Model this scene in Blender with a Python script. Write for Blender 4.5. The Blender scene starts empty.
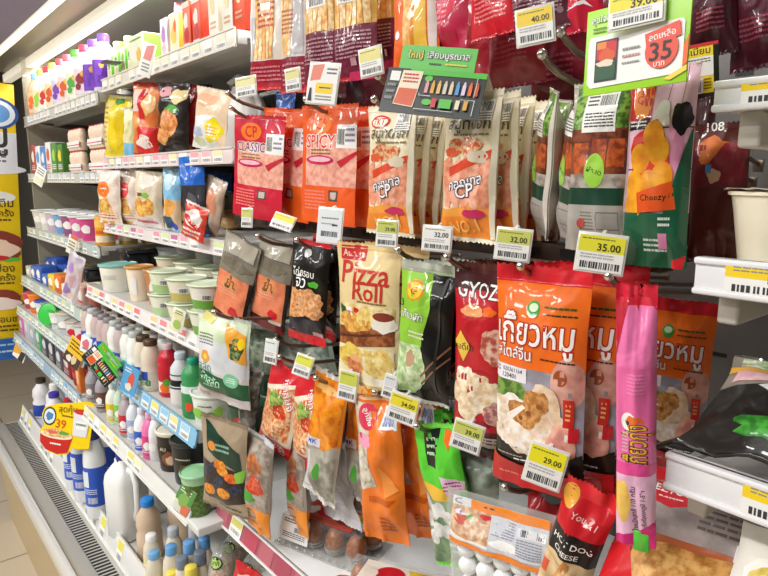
import bpy, bmesh, math, random
from mathutils import Vector, Matrix
PI = math.pi
sc = bpy.context.scene
COL = sc.collection
rnd = random.Random(11)

# ------------------------------------------------------------------ camera
H = 1.65
RIGHT = Vector((.63933, .76926, 0)); UP = Vector((-.13053, .10846, .98549)); FWD = Vector((-.75777, .62967, -.16975))
CAM = Vector((0, 0, H)); FPX = 627.0
def at(px, py, Y):
    """the world point at depth Y into the cabinet seen at a spot of the photograph"""
    d = RIGHT*(px-384) + UP*(288-py) + FWD*FPX
    return CAM + d*(Y/d.y)
def size_at(p, n):
    return n*(p-CAM).dot(FWD)/FPX
cd = bpy.data.cameras.new('camera'); cam = bpy.data.objects.new('camera', cd); COL.objects.link(cam)
cd.sensor_width = 36; cd.lens = FPX/768*36; cd.clip_start = .02; cd.clip_end = 60
m = Matrix((RIGHT, UP, -FWD)).transposed().to_4x4(); m.translation = CAM
cam.matrix_world = m; sc.camera = cam

# ------------------------------------------------------------------ materials
PAL = dict(red='#d01f2b', dred='#8e1522', maroon='#5e1424', orange='#f26a1c', dorange='#d9541a', cream='#efe4c2', yellow='#f6d416', white='#f5f4f0',
  black='#16130f', green='#4aa536', dgreen='#12502f', lgreen='#9fd44a', pink='#f263a6', lpink='#f6bcd8', blue='#2c58b8', lblue='#6fa9de', navy='#1c2560',
  grey='#8c8c8a', lgrey='#c9c9c6', dgrey='#3a3a3a', brown='#5a3a24', beige='#dcc7a4', tan='#c49a6c', teal='#6cc4b4', purple='#7a3fb0', gold='#e2a83a',
  magenta='#c8245c', sgreen='#54c23c', mint='#bfe6c4', salmon='#f2b8a0', ink='#333338', skyblue='#4f9fe0', sign='#f7d400', dbrown='#2c1c14')
def lin(h):
    h = PAL.get(h, h).lstrip('#')
    if len(h) == 3: h = ''.join(c*2 for c in h)
    return tuple(((c/12.92) if c <= .04045 else ((c+.055)/1.055)**2.4) for c in (int(h[i:i+2], 16)/255 for i in (0, 2, 4))) + (1,)
_M = {}
def _new(key):
    m = bpy.data.materials.new(key); m.use_nodes = True; nt = m.node_tree
    b = nt.nodes['Principled BSDF']; _M[key] = m
    return m, nt, b
def _bump(nt, b, scale, strength, dist=.002, detail=2):
    tc = nt.nodes.new('ShaderNodeTexCoord'); n = nt.nodes.new('ShaderNodeTexNoise'); bp = nt.nodes.new('ShaderNodeBump')
    n.inputs['Scale'].default_value = scale; n.inputs['Detail'].default_value = detail; n.inputs['Distortion'].default_value = .6
    bp.inputs['Strength'].default_value = strength; bp.inputs['Distance'].default_value = dist
    nt.links.new(tc.outputs['Object'], n.inputs['Vector']); nt.links.new(n.outputs['Fac'], bp.inputs['Height']); nt.links.new(bp.outputs['Normal'], b.inputs['Normal'])
    return tc
def film(c):                                   # glossy printed packaging film
    k = 'film '+c
    if k in _M: return _M[k]
    m, nt, b = _new(k)
    b.inputs['Base Color'].default_value = lin(c); b.inputs['Roughness'].default_value = .4; b.inputs['Specular IOR Level'].default_value = .25
    b.inputs['Coat Weight'].default_value = .6; b.inputs['Coat Roughness'].default_value = .05
    _bump(nt, b, 20, .9, .007)
    return m
def ink(c):                                    # print
    k = 'ink '+c
    if k in _M: return _M[k]
    m, nt, b = _new(k)
    b.inputs['Base Color'].default_value = lin(c); b.inputs['Roughness'].default_value = .4; b.inputs['Specular IOR Level'].default_value = .25
    b.inputs['Coat Weight'].default_value = .6; b.inputs['Coat Roughness'].default_value = .05
    _bump(nt, b, 20, .9, .007)
    return m
def paper(c, rough=.6):
    k = 'paper %s %.2f' % (c, rough)
    if k in _M: return _M[k]
    m, nt, b = _new(k)
    b.inputs['Base Color'].default_value = lin(c); b.inputs['Roughness'].default_value = rough
    return m
def plastic(c, rough=.3):
    k = 'plastic %s %.2f' % (c, rough)
    if k in _M: return _M[k]
    m, nt, b = _new(k)
    b.inputs['Base Color'].default_value = lin(c); b.inputs['Roughness'].default_value = rough
    b.inputs['Specular IOR Level'].default_value = .5; _bump(nt, b, 60, .05)
    return m
def metal(c, rough=.35, metallic=.8):
    k = 'metal %s %.2f' % (c, rough)
    if k in _M: return _M[k]
    m, nt, b = _new(k)
    b.inputs['Base Color'].default_value = lin(c); b.inputs['Roughness'].default_value = rough; b.inputs['Metallic'].default_value = metallic
    _bump(nt, b, 30, .06)
    return m
def enamel(c, rough=.35):                      # powder-coated sheet metal with faint grime
    k = 'enamel '+c
    if k in _M: return _M[k]
    m, nt, b = _new(k)
    tc = _bump(nt, b, 90, .05)
    n = nt.nodes.new('ShaderNodeTexNoise'); n.inputs['Scale'].default_value = 9; n.inputs['Detail'].default_value = 5
    r = nt.nodes.new('ShaderNodeMix'); r.data_type = 'RGBA'
    col = lin(c); r.inputs[6].default_value = col; r.inputs[7].default_value = tuple(x*.82 for x in col[:3])+(1,)
    nt.links.new(tc.outputs['Object'], n.inputs['Vector']); nt.links.new(n.outputs['Fac'], r.inputs[0]); nt.links.new(r.outputs[2], b.inputs['Base Color'])
    b.inputs['Roughness'].default_value = rough
    return m
def food(a, c, scale=60, detail=4, rough=.35):  # mottled foods and printed food pictures
    scale = scale*4 if scale < 50 else scale*3
    k = 'food %s %s %g' % (a, c, scale)
    if k in _M: return _M[k]
    m, nt, b = _new(k)
    tc = _bump(nt, b, scale, .35, .0015)
    n = nt.nodes.new('ShaderNodeTexNoise'); n.inputs['Scale'].default_value = scale; n.inputs['Detail'].default_value = detail
    r = nt.nodes.new('ShaderNodeValToRGB'); ca = lin(a); cc = lin(c); e = r.color_ramp.elements
    e[0].position = .26; e[0].color = tuple(x*.74 for x in cc[:3])+(1,); e[1].position = .74; e[1].color = tuple(min(1, x*1.15) for x in ca[:3])+(1,)
    k_ = e.new(.42); k_.color = cc; k_ = e.new(.58); k_.color = ca
    nt.links.new(tc.outputs['Object'], n.inputs['Vector']); nt.links.new(n.outputs['Fac'], r.inputs['Fac']); nt.links.new(r.outputs['Color'], b.inputs['Base Color'])
    b.inputs['Roughness'].default_value = rough; b.inputs['Specular IOR Level'].default_value = .25; b.inputs['Coat Weight'].default_value = .25; b.inputs['Coat Roughness'].default_value = .08
    return m
def clear(c='white', opacity=.18, rough=.12):    # see-through packaging film / tray
    k = 'clear %s %.2f' % (c, opacity)
    if k in _M: return _M[k]
    m, nt, b = _new(k)
    b.inputs['Base Color'].default_value = lin(c); b.inputs['Roughness'].default_value = rough
    b.inputs['Coat Weight'].default_value = .6; b.inputs['Coat Roughness'].default_value = .08
    _bump(nt, b, 34, .6, .004)
    t = nt.nodes.new('ShaderNodeBsdfTransparent'); mx = nt.nodes.new('ShaderNodeMixShader'); fr = nt.nodes.new('ShaderNodeLayerWeight'); pw = nt.nodes.new('ShaderNodeMath'); ad = nt.nodes.new('ShaderNodeMath')
    pw.operation = 'POWER'; pw.inputs[1].default_value = 3; fr.inputs['Blend'].default_value = .5
    ad.operation = 'ADD'; ad.use_clamp = True; ad.inputs[1].default_value = opacity; 
    nt.links.new(fr.outputs['Facing'], pw.inputs[0]); nt.links.new(pw.outputs[0], ad.inputs[0]); nt.links.new(ad.outputs[0], mx.inputs[0]); nt.links.new(t.outputs[0], mx.inputs[1]); nt.links.new(b.outputs[0], mx.inputs[2])
    nt.links.new(mx.outputs[0], nt.nodes['Material Output'].inputs['Surface'])
    return m
def glow(c, s):
    k = 'glow %s %g' % (c, s)
    if k in _M: return _M[k]
    m, nt, b = _new(k)
    b.inputs['Emission Color'].default_value = lin(c); b.inputs['Emission Strength'].default_value = s
    return m
def mk(x, default=film):
    return default(x) if isinstance(x, str) else x

# ------------------------------------------------------------------ mesh building
class MB:
    def __init__(s): s.v = []; s.f = []; s.mi = []; s.mats = []; s.sm = []
    def idx(s, mat):
        if mat not in s.mats: s.mats.append(mat)
        return s.mats.index(mat)
    def face(s, ids, mat, smooth=False):
        s.f.append(tuple(ids)); s.mi.append(s.idx(mat)); s.sm.append(smooth)
    def add(s, pts):
        b = len(s.v); s.v.extend(tuple(p) for p in pts); return b
    def quad(s, a, b, c, d, mat):
        i = s.add((a, b, c, d)); s.face((i, i+1, i+2, i+3), mat); return s
    def box(s, x0, y0, z0, x1, y1, z1, mat, bev=0.0, M=None):
        x0, x1 = sorted((x0, x1)); y0, y1 = sorted((y0, y1)); z0, z1 = sorted((z0, z1))
        if bev <= 0:
            P = [(x, y, z) for z in (z0, z1) for y in (y0, y1) for x in (x0, x1)]
            if M: P = [M @ Vector(p) for p in P]
            i = s.add(P)
            for q in ((0, 2, 3, 1), (4, 5, 7, 6), (0, 1, 5, 4), (2, 6, 7, 3), (0, 4, 6, 2), (1, 3, 7, 5)): s.face([i+k for k in q], mat)
            return s
        bm = bmesh.new(); bmesh.ops.create_cube(bm, size=1)
        for v in bm.verts: v.co = Vector(((x0+x1)/2+v.co.x*(x1-x0), (y0+y1)/2+v.co.y*(y1-y0), (z0+z1)/2+v.co.z*(z1-z0)))
        bev = min(bev, .45*min(x1-x0, y1-y0, z1-z0))
        bmesh.ops.bevel(bm, geom=bm.edges[:], offset=bev, segments=2, affect='EDGES', profile=.5)
        bm.verts.index_update()
        i = s.add([(M @ v.co) if M else v.co for v in bm.verts])
        for f in bm.faces: s.face([i+v.index for v in f.verts], mat, True)
        bm.free(); return s
    def tube(s, pts, r, mat, n=8):
        pts = [Vector(p) for p in pts]; rings = []
        for k, p in enumerate(pts):
            t = (pts[min(k+1, len(pts)-1)]-pts[max(k-1, 0)]).normalized()
            a = t.cross(Vector((0, 0, 1)) if abs(t.z) < .9 else Vector((1, 0, 0))).normalized(); b = t.cross(a)
            rr = r[k] if isinstance(r, (list, tuple)) else r
            rings.append(s.add([p+(a*math.cos(2*PI*j/n)+b*math.sin(2*PI*j/n))*rr for j in range(n)]))
        for A, B in zip(rings, rings[1:]):
            for j in range(n): s.face((A+j, A+(j+1) % n, B+(j+1) % n, B+j), mat, True)
        s.face([rings[0]+j for j in range(n)][::-1], mat); s.face([rings[-1]+j for j in range(n)], mat)
        return s
    def lathe(s, prof, mat, n=20, c=(0, 0, 0), sx=1, sy=1, sq=0):
        rings = []
        for r, z in prof:
            P = []
            for j in range(n):
                a = 2*PI*j/n; k = 1
                if sq: k = (abs(math.cos(a))**sq+abs(math.sin(a))**sq)**(-1/sq)
                P.append((c[0]+r*k*math.cos(a)*sx, c[1]+r*k*math.sin(a)*sy, c[2]+z))
            rings.append(s.add(P))
        for A, B in zip(rings, rings[1:]):
            for j in range(n): s.face((A+j, A+(j+1) % n, B+(j+1) % n, B+j), mat, True)
        if prof[0][0] > 1e-5: s.face([rings[0]+j for j in range(n)][::-1], mat)
        if prof[-1][0] > 1e-5: s.face([rings[-1]+j for j in range(n)], mat)
        return s
    def blob(s, c, r, mat, n=10, jit=0, rr=rnd):
        """an egg-like lump: radii r=(rx,ry,rz)"""
        b = []; m_ = max(4, n//2+1)
        for i in range(m_+1):
            th = PI*i/m_
            b.append(s.add([(c[0]+r[0]*math.sin(th)*math.cos(2*PI*j/n)*(1+rr.uniform(-jit, jit)), c[1]+r[1]*math.sin(th)*math.sin(2*PI*j/n)*(1+rr.uniform(-jit, jit)), c[2]-r[2]*math.cos(th)) for j in range(n)]))
        for A, B in zip(b, b[1:]):
            for j in range(n): s.face((A+j, A+(j+1) % n, B+(j+1) % n, B+j), mat, True)
        return s
    def surf(s, fn, us, vs, matfn):
        b = s.add([fn(u, v) for v in vs for u in us]); n = len(us)
        for j in range(len(vs)-1):
            for i in range(n-1):
                mt = matfn((us[i]+us[i+1])/2, (vs[j]+vs[j+1])/2) if callable(matfn) else matfn
                s.face((b+j*n+i, b+j*n+i+1, b+(j+1)*n+i+1, b+(j+1)*n+i), mt, True)
        return s
    def build(s, name, parent=None, sharp=50, loc=None):
        me = bpy.data.meshes.new(name); me.from_pydata(s.v, [], s.f)
        for m_ in s.mats: me.materials.append(m_)
        me.polygons.foreach_set('material_index', s.mi); me.polygons.foreach_set('use_smooth', s.sm)
        bm = bmesh.new(); bm.from_mesh(me); bmesh.ops.remove_doubles(bm, verts=bm.verts, dist=1e-6); bmesh.ops.recalc_face_normals(bm, faces=bm.faces); bm.to_mesh(me); bm.free()
        try: me.set_sharp_from_angle(angle=math.radians(sharp))
        except Exception: pass
        me.update()
        o = bpy.data.objects.new(name, me); COL.objects.link(o)
        if parent: o.parent = parent
        if loc: o.location = loc
        return o

def tag(o, label, cat, group=None):
    o['label'] = label; o['category'] = cat
    if group: o['group'] = group
    return o
def thing(name, label, cat, loc=(0, 0, 0), rot=(0, 0, 0), group=None):
    o = bpy.data.objects.new(name, None); COL.objects.link(o); o.empty_display_size = .03
    o.location = loc; o.rotation_euler = rot
    return tag(o, label, cat, group)
def structure(o):
    o['kind'] = 'structure'; return o
def dup(root, loc=None, label=None, rot=None, group=None):
    c = root.copy(); COL.objects.link(c)
    if loc is not None: c.location = loc
    if rot is not None: c.rotation_euler = rot
    if label: c['label'] = label
    if group: c['group'] = group
    for ch in list(root.children):
        d = ch.copy(); COL.objects.link(d); d.parent = c
        for g in list(ch.children):
            e = g.copy(); COL.objects.link(e); e.parent = d
    return c
ORD = ['', 'first', 'second', 'third', 'fourth', 'fifth', 'sixth', 'seventh', 'eighth', 'ninth', 'tenth', 'eleventh', 'twelfth', 'thirteenth', 'fourteenth', 'fifteenth', 'sixteenth', 'seventeenth', 'eighteenth', 'nineteenth', 'twentieth']
def sm01(t):
    t = max(0., min(1., t)); return t*t*(3-2*t)

# ------------------------------------------------------------------ lettering and print
_T = {}
def text_mesh(txt, off=0.0):
    k = (txt, off)
    if k not in _T:
        c = bpy.data.curves.new('t', 'FONT'); c.body = txt; c.size = 1; c.align_x = 'CENTER'; c.align_y = 'CENTER'; c.resolution_u = 2; c.offset = off; c.fill_mode = 'FRONT'
        o = bpy.data.objects.new('t', c); COL.objects.link(o)
        bpy.context.view_layer.update()
        dg = bpy.context.evaluated_depsgraph_get(); ev = o.evaluated_get(dg); me = ev.to_mesh()
        vs = [tuple(v.co[:2]) for v in me.vertices]; fs = [tuple(p.vertices) for p in me.polygons]
        ev.to_mesh_clear(); bpy.data.objects.remove(o); bpy.data.curves.remove(c)
        _T[k] = (vs, fs)
    return _T[k]
def shapes(items, W, L, seed=0):
    """flatten a list of print items into (verts_in_metres(x right, y down), faces, material, layer)"""
    rr = random.Random(seed); out = []
    for n, it in enumerate(items):
        k = it[0]
        if k == 'r':
            _, u0, v0, u1, v1, mt = it
            out.append(([(u0*W, v0*L), (u1*W, v0*L), (u1*W, v1*L), (u0*W, v1*L)], [(0, 1, 2, 3)], mt, n))
        elif k == 'e' or k == 'b':
            _, cu, cv, ru, rv, mt = it; N = 20
            j = .16 if k == 'b' else 0; ph = rr.uniform(0, 6)
            P = []
            for i in range(N):
                a = 2*PI*i/N; q = 1+j*(math.sin(3*a+ph)*.5+math.sin(5*a+ph*2)*.5)+(rr.uniform(-.06, .06) if j else 0)
                P.append((cu*W+ru*W*q*math.cos(a), cv*L+rv*L*q*math.sin(a)))
            out.append((P, [tuple(range(N))], mt, n))
        elif k == 'p':
            _, pts, mt = it
            out.append(([(u*W, v*L) for u, v in pts], [tuple(range(len(pts)))], mt, n))
        elif k == 'lines':
            _, u0, v0, u1, v1, cnt, mt = it
            P = []; Fs = []
            for i in range(cnt):
                a = v0+(v1-v0)*i/cnt; b = a+(v1-v0)/cnt*.45; u = u0
                while u < u1-.01:
                    w = min(u1-u, rr.uniform(.04, .16)*(u1-u0)+.01); q = len(P)
                    P += [(u*W, a*L), ((u+w*.85)*W, a*L), ((u+w*.85)*W, b*L), (u*W, b*L)]; Fs.append((q, q+1, q+2, q+3)); u += w
            out.append((P, Fs, mt, n))
        elif k == 'bar':
            _, u0, v0, u1, v1, mt = it
            P = []; Fs = []; u = u0
            while u < u1-.004:
                w = rr.choice((.012, .02, .035))*(u1-u0)*1.3; q = len(P); e = min(u+w, u1)
                P += [(u*W, v0*L), (e*W, v0*L), (e*W, v1*L), (u*W, v1*L)]; Fs.append((q, q+1, q+2, q+3)); u += w+rr.choice((.015, .03))*(u1-u0)*1.3
            out.append((P, Fs, mt, n))
        elif k == 't':
            _, txt, u, v, w, mt = it[:6]; om = it[6] if len(it) > 6 else None; rot = it[7] if len(it) > 7 else 0; sy = it[8] if len(it) > 8 else 1
            vs, fs = text_mesh(txt, .012)
            if not vs: continue
            x0 = min(p[0] for p in vs); x1 = max(p[0] for p in vs); y0 = min(p[1] for p in vs); y1 = max(p[1] for p in vs)
            s = w*W/max(x1-x0, 1e-6); cx = (x0+x1)/2; cy = (y0+y1)/2; cr, sr = math.cos(rot), math.sin(rot)
            def tr(p):
                a = (p[0]-cx)*s; b = -(p[1]-cy)*s*sy
                return (u*W+a*cr-b*sr, v*L+a*sr+b*cr)
            if om:
                v2, f2 = text_mesh(txt, .05)
                out.append(([tr(p) for p in v2], f2, om, n-.5))
            out.append(([tr(p) for p in vs], fs, mt, n))
    return out
def printed(name, items, W, L, fn, parent, nu=12, nv=18, eps=.0004, step=.00009, seed=0, default=ink):
    """one mesh of all the print of a surface; fn(u,v,lift) lays it on the surface"""
    mats = []; bm = bmesh.new()
    for P, Fs, mt, layer in shapes(items, W, L, seed):
        mt = mk(mt, default)
        if mt not in mats: mats.append(mt)
        mi = mats.index(mt); vs = [bm.verts.new((x, y, layer)) for x, y in P]
        for f in Fs:
            if len(set(f)) < 3: continue
            try:
                q = bm.faces.new([vs[i] for i in f]); q.material_index = mi; q.smooth = True
            except ValueError: pass
    if nu:
        for i in range(1, nu):
            g = bm.verts[:]+bm.edges[:]+bm.faces[:]
            bmesh.ops.bisect_plane(bm, geom=g, plane_co=((i/nu-.5)*W, 0, 0), plane_no=(1, 0, 0), dist=1e-7)
        for i in range(1, nv):
            g = bm.verts[:]+bm.edges[:]+bm.faces[:]
            bmesh.ops.bisect_plane(bm, geom=g, plane_co=(0, i/nv*L, 0), plane_no=(0, 1, 0), dist=1e-7)
    for v in bm.verts:
        v.co = fn(v.co.x/W, v.co.y/L, eps+step*(v.co.z+1))
    bmesh.ops.recalc_face_normals(bm, faces=bm.faces)
    me = bpy.data.meshes.new(name); bm.to_mesh(me); bm.free()
    for q in mats: me.materials.append(q)
    o = bpy.data.objects.new(name, me); COL.objects.link(o); o.parent = parent
    return o

# ------------------------------------------------------------------ bags
def bag(root, W, L, D, bands, prints=(), st=.06, sb=.045, seal='white', seal_b=None, bend=0., wr=.0024, seed=0, narrow=.06, rd=.5, nu=14, nv=20, clearfilm=None, sway=0., taper=0., flat_back=False):
    """a sealed pillow bag hanging from its top edge: film, two crimped seals and the print"""
    rr = random.Random(seed+5)
    waves = [(rr.uniform(.5, 2.2)*rr.choice((-1, 1)), rr.uniform(.6, 3.2), rr.uniform(0, 6.28)) for _ in range(6)]
    fold = [(rr.uniform(-.4, .4), rr.uniform(-.35, .35), rr.choice((0, 1))) for _ in range(5)]
    def base(u, v):
        s = (sm01((v-st)/.24)*sm01((1-sb-v)/.2))**.7
        e = max(0., 1-(2*u)**2)**rd
        h = D/2*e*s
        w = sum(math.sin(2*PI*(a*u+b*v)+p) for a, b, p in waves)/3*wr*(.25+.75*e)
        for c, sl, end in fold:                # creases running out of the seals
            q = v if end == 0 else 1-v
            d = (u-c-sl*q*.6)/.05
            w += wr*1.3*math.exp(-d*d)*math.exp(-q/.28)*(1 if end else -1)
        x = W*u*(1-narrow*s-taper*(1-v))+sway*math.sin(PI*v)
        return x, h, w, bend*math.sin(PI*v), -L*v
    F_ = [[Vector((lambda b: (b[0], b[3]-b[1]-b[2], b[4]))(base(i/nu-.5, j/nv))) for i in range(nu+1)] for j in range(nv+1)]
    B_ = [[Vector((lambda b: (b[0], b[3]+b[1]-b[2]+.0004, b[4]))(base(i/nu-.5, j/nv))) for i in range(nu+1)] for j in range(nv+1)]
    def grid(G, u, v):
        a = min(max((u+.5)*nu, 0), nu); b = min(max(v*nv, 0), nv); i = min(int(a), nu-1); j = min(int(b), nv-1); a -= i; b -= j
        return (G[j][i]*(1-a)+G[j][i+1]*a)*(1-b)+(G[j+1][i]*(1-a)+G[j+1][i+1]*a)*b
    def front(u, v, lift=0.):
        p = grid(F_, u, v); return (p.x, p.y-lift, p.z)
    def back(u, v):
        p = grid(B_, u, v); return (p.x, p.y, p.z)
    us = [i/nu-.5 for i in range(nu+1)]
    vs = sorted(set([st]+[i/nv for i in range(1, nv) if st+.008 < i/nv < 1-sb-.008]+[b[0] for b in bands if st < b[0] < 1-sb]+[1-sb]))
    bm_ = [(b[0], mk(b[1])) for b in bands]
    def matfn(u, v):
        for e, q in bm_:
            if v <= e: return q
        return bm_[-1][1]
    mb = MB(); mb.surf(front, us, vs, matfn); mb.surf(back, us[::-1], vs, matfn)
    mb.build('film', root, 180)
    ns = 26
    def sealstrip(nm, v0, v1, mat, top):
        q = MB(); uu = [i/ns-.5 for i in range(ns+1)]
        rows = max(4, int(abs(v1-v0)*L/.0022)); vv = [v0+(v1-v0)*i/rows for i in range(rows+1)]
        def f(off):
            def g(u, v):
                x, h, w, y, z = base(u, v); i = round((u+.5)*ns); k = round((v-v0)/(v1-v0)*rows)
                edge = (k == 0) if top else (k == rows)
                if edge and i % 2: z += -.0022 if top else .0022
                return (x, y-w+(.0007 if k % 2 else -.0003)+off, z)
            return g
        q.surf(f(-.0004), uu, vv, mk(mat)); q.surf(f(.0004), uu[::-1], vv, mk(mat))
        return q.build(nm, root, 180)
    if st > .001: sealstrip('top_seal', 0, st, seal, True)
    if sb > .001: sealstrip('bottom_seal', 1-sb, 1, seal_b or seal, False)
    if prints: printed('printed_front', prints, W, L, front, root, nu, nv, seed=seed)
    return root
def span(P, n, yaw):
    """length along a face turned by yaw that covers n columns of the photograph at P"""
    d = Vector((math.cos(yaw), math.sin(yaw), 0)); v = P-CAM; r = v.dot(RIGHT); f = v.dot(FWD)
    return n/abs(FPX*(d.dot(RIGHT)*f-r*d.dot(FWD))/f**2)
def bagbox(name, label, cat, box, Y, D, bands, prints=(), yaw=0., roll=0., tilt=0., group=None, wk=1., **kw):
    x0, y0, x1, y1 = box; xm = (x0+x1)/2
    T = at(xm, y0, Y); Bo = at(xm, y1, Y); L = T.z-Bo.z
    W = span(at(xm, (y0+y1)/2, Y), x1-x0, yaw)*wk
    r = thing(name, label, cat, T, (tilt, roll-math.atan2(Bo.x-T.x, L), yaw), group)
    bag(r, W, L, D, bands, prints, **kw)
    return r
def behind(root, n, dy, dz, what, jx=.004, rotj=.06, seed=3, dx=0.):
    """copies of a bag further back along its hook; what = function of k giving the label"""
    rr = random.Random(seed); out = []
    for k in range(1, n+1):
        loc = root.location+Vector((dx*k+rr.uniform(-jx, jx), dy*k, -dz*k))
        e = root.rotation_euler.copy(); e.z += rr.uniform(-rotj, rotj); e.y += rr.uniform(-rotj, rotj)*.5
        out.append(dup(root, loc, what(k), e))
    return out
# ------------------------------------------------------------------ the place
def floor_mat():
    m, nt, b = _new('beige floor tiles')
    tc = nt.nodes.new('ShaderNodeTexCoord'); br = nt.nodes.new('ShaderNodeTexBrick')
    br.offset = 0; br.inputs['Scale'].default_value = 1; br.inputs['Brick Width'].default_value = .6; br.inputs['Row Height'].default_value = .6
    br.inputs['Mortar Size'].default_value = .004
    br.inputs['Color1'].default_value = lin('#b9ab96'); br.inputs['Color2'].default_value = lin('#b2a48f'); br.inputs['Mortar'].default_value = lin('#6f6559')
    nt.links.new(tc.outputs['Object'], br.inputs['Vector']); nt.links.new(br.outputs['Color'], b.inputs['Base Color']); b.inputs['Roughness'].default_value = .3
    return m
q = MB(); q.box(-9, -5, -.05, 3, 1.4, 0, floor_mat()); structure(q.build('floor'))
q = MB(); q.box(-9, -5, 2.95, 3, 1.4, 3.0, paper('#b4b1aa')); structure(q.build('ceiling'))
q = MB(); q.box(-9, 1.3, 0, 3, 1.4, 2.95, paper('#6e6a64')); structure(q.build('wall_back'))
q = MB(); q.box(-9.1, -5, 0, -9, 1.4, 2.95, paper('#55524e')); structure(q.build('wall_left'))

XL, XA, XB, XC, XR = -3.36, -2.2, -1.262, -.25, .75
YB = 1.15
chl = thing('display_chiller', 'long open-front refrigerated display case with stainless steel front rail', 'refrigerator', (0, 0, 0))
steel = metal('#b9b6b0', .3, .75); dsteel = metal('#77726b', .4, .7); inner = enamel('#cfcec8'); darkin = enamel('#6e6c69')
q = MB(); q.quad((XL, .4125, 0), (XR, .4125, 0), (XR, .375, .47), (XL, .375, .47), metal('#c8b48c', .35, .35))
q.quad((XL, .4225, 0), (XR, .4225, 0), (XR, .385, .47), (XL, .385, .47), dsteel); q.build('kick_panel', chl)
q = MB(); q.box(XL, .345, .468, XR, .372, .52, metal('#f2f0ea', .25, .4), .008); q.build('front_rail', chl)
q = MB(); q.box(XL, .372, .475, XR, .424, .505, metal('#b4b0a8', .4, .35), .003); q.build('front_ledge', chl)
q = MB(); q.box(XL, .424, .48, XR, .487, .498, metal('#c4c2ba', .35, .35))
x = XL+.02
while x < -.8: q.box(x, .427, .4975, x+.010, .474, .4986, paper('#0e0d0c')); x += .0185
q.build('air_grille', chl)
q = MB(); q.box(XL, .505, .52, XR, YB, .54, enamel('#e6e6e2')); 
for x in (-2.02, -1.52, -1.82): q.lathe([(.011, .5403), (.011, .5408)], paper('#1a1a1a'), 14, (x, .56, 0))
q.build('bottom_deck', chl)
q = MB(); q.box(XL, YB, .54, XR, YB+.03, 2.25, darkin)
for i in range(46):
    for k in range(20):
        xx = XL+.06+i*.09+(k % 2)*.045; q.box(xx, YB-.0012, .62+k*.08, xx+.028, YB+.001, .627+k*.08, paper('#15130f'))
q.build('back_panel', chl)
q = MB(); q.box(XL-.02, .64, .54, XL, YB, 2.2, clear('#d8d0b8', .35)); q.build('end_panel', chl)
q = MB(); q.box(XR, .43, .5, XR+.02, YB, 2.25, inner); q.build('end_panel', chl)
# canopy: underside, inner and outer light strips, visor
q = MB(); q.box(XL-.6, .70, 2.20, XR, YB, 2.25, enamel('#45423c')); q.quad((XL-.6, .59, 2.235), (XR, .59, 2.235), (XR, .70, 2.2), (XL-.6, .70, 2.2), enamel('#857e72')); q.build('canopy', chl)
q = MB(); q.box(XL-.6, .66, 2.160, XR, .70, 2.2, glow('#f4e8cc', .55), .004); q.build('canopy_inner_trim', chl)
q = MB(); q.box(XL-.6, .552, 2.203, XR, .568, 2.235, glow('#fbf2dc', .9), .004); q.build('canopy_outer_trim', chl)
q = MB(); q.box(XL-.6, .585, 2.235, XR, .66, 2.245, enamel('#857e72'))
q.quad((XL-.6, .545, 2.225), (XR, .545, 2.225), (XR, .40, 2.42), (XL-.6, .40, 2.42), enamel('#8f8492')); q.quad((XL-.6, .40, 2.42), (XR, .40, 2.42), (XR, .40, 2.8), (XL-.6, .40, 2.8), enamel('#9d94a0')); q.build('canopy_visor', chl)
for x in (XA, XB, XC):
    q = MB(); q.box(x-.012, YB-.03, .54, x+.012, YB, 2.2, dsteel); q.build('upright', chl)
for x0, x1 in ((XL+.05, XA-.05), (XA+.05, XB-.05), (XB+.05, XC-.05)):
    q = MB(); q.tube([(x0, .714, 2.188), (x1, .714, 2.188)], .009, glow('#fff6e6', 9)); q.build('light_tube', chl)
# slanted price strip of the bottom deck, with its cards
def card_items(c='yellow', pr=None):
    return [('r', -.5, 0, .5, 1, 'white'), ('r', -.5, 0, .5, .45, c), ('lines', -.42, .08, .2, .3, 2, 'grey'), ('bar', -.42, .68, .42, .92, 'ink')]+([('t', pr, .18, .3, .5, 'ink')] if pr else [])
_cards = {}
def rail_card(parent, x, w, h, c, fn_loc, rot, plain=False):
    k = (c, round(w, 3), round(h, 3), plain)
    if k not in _cards:
        if plain: it = [('r', -.5, 0, .5, 1, c)]
        else: it = [('r', -.5, 0, .5, 1, 'white'), ('r', -.45, .08, .45, .5, c), ('bar', -.4, .66, .4, .9, 'grey')]
        o = printed('price_label', it, w, h, lambda u, v, e: (u*w, -.0012-e, -v*h+h/2), parent, 0, default=paper); _cards[k] = o
    else:
        o = _cards[k].copy(); COL.objects.link(o); o.parent = parent
    o.location = fn_loc; o.rotation_euler = rot
    return o
def price_rail(parent, x0, x1, rh, colours, back='white', tilt=0., y=0., z=0., step=.062, w=.05, fill=.85, seed=1, pl=()):
    """a price channel along local x with its row of cards; colours cycle"""
    rr = random.Random(seed)
    q = MB(); q.box(x0, -.001, -rh/2, x1, .004, rh/2, mk(back, enamel), .001); lm = mk('#eeeeec' if back == '#b05a68' else back, enamel); q.box(x0, -.004, rh/2-.004, x1, .002, rh/2, lm); q.box(x0, -.004, -rh/2, x1, .002, -rh/2+.005, lm)
    r = q.build('price_rail', parent); r.location = (0, y, z); r.rotation_euler = (tilt, 0, 0)
    x = x0+w*.7; i = 0
    while x < x1-w*.6:
        if rr.random() < fill: 
            c = colours[i % len(colours)]; rail_card(r, x, w, rh-.008, c, (x, 0, 0), (0, 0, 0), c in pl)
        x += step*rr.uniform(.95, 1.1); i += 1
    return r
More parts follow.
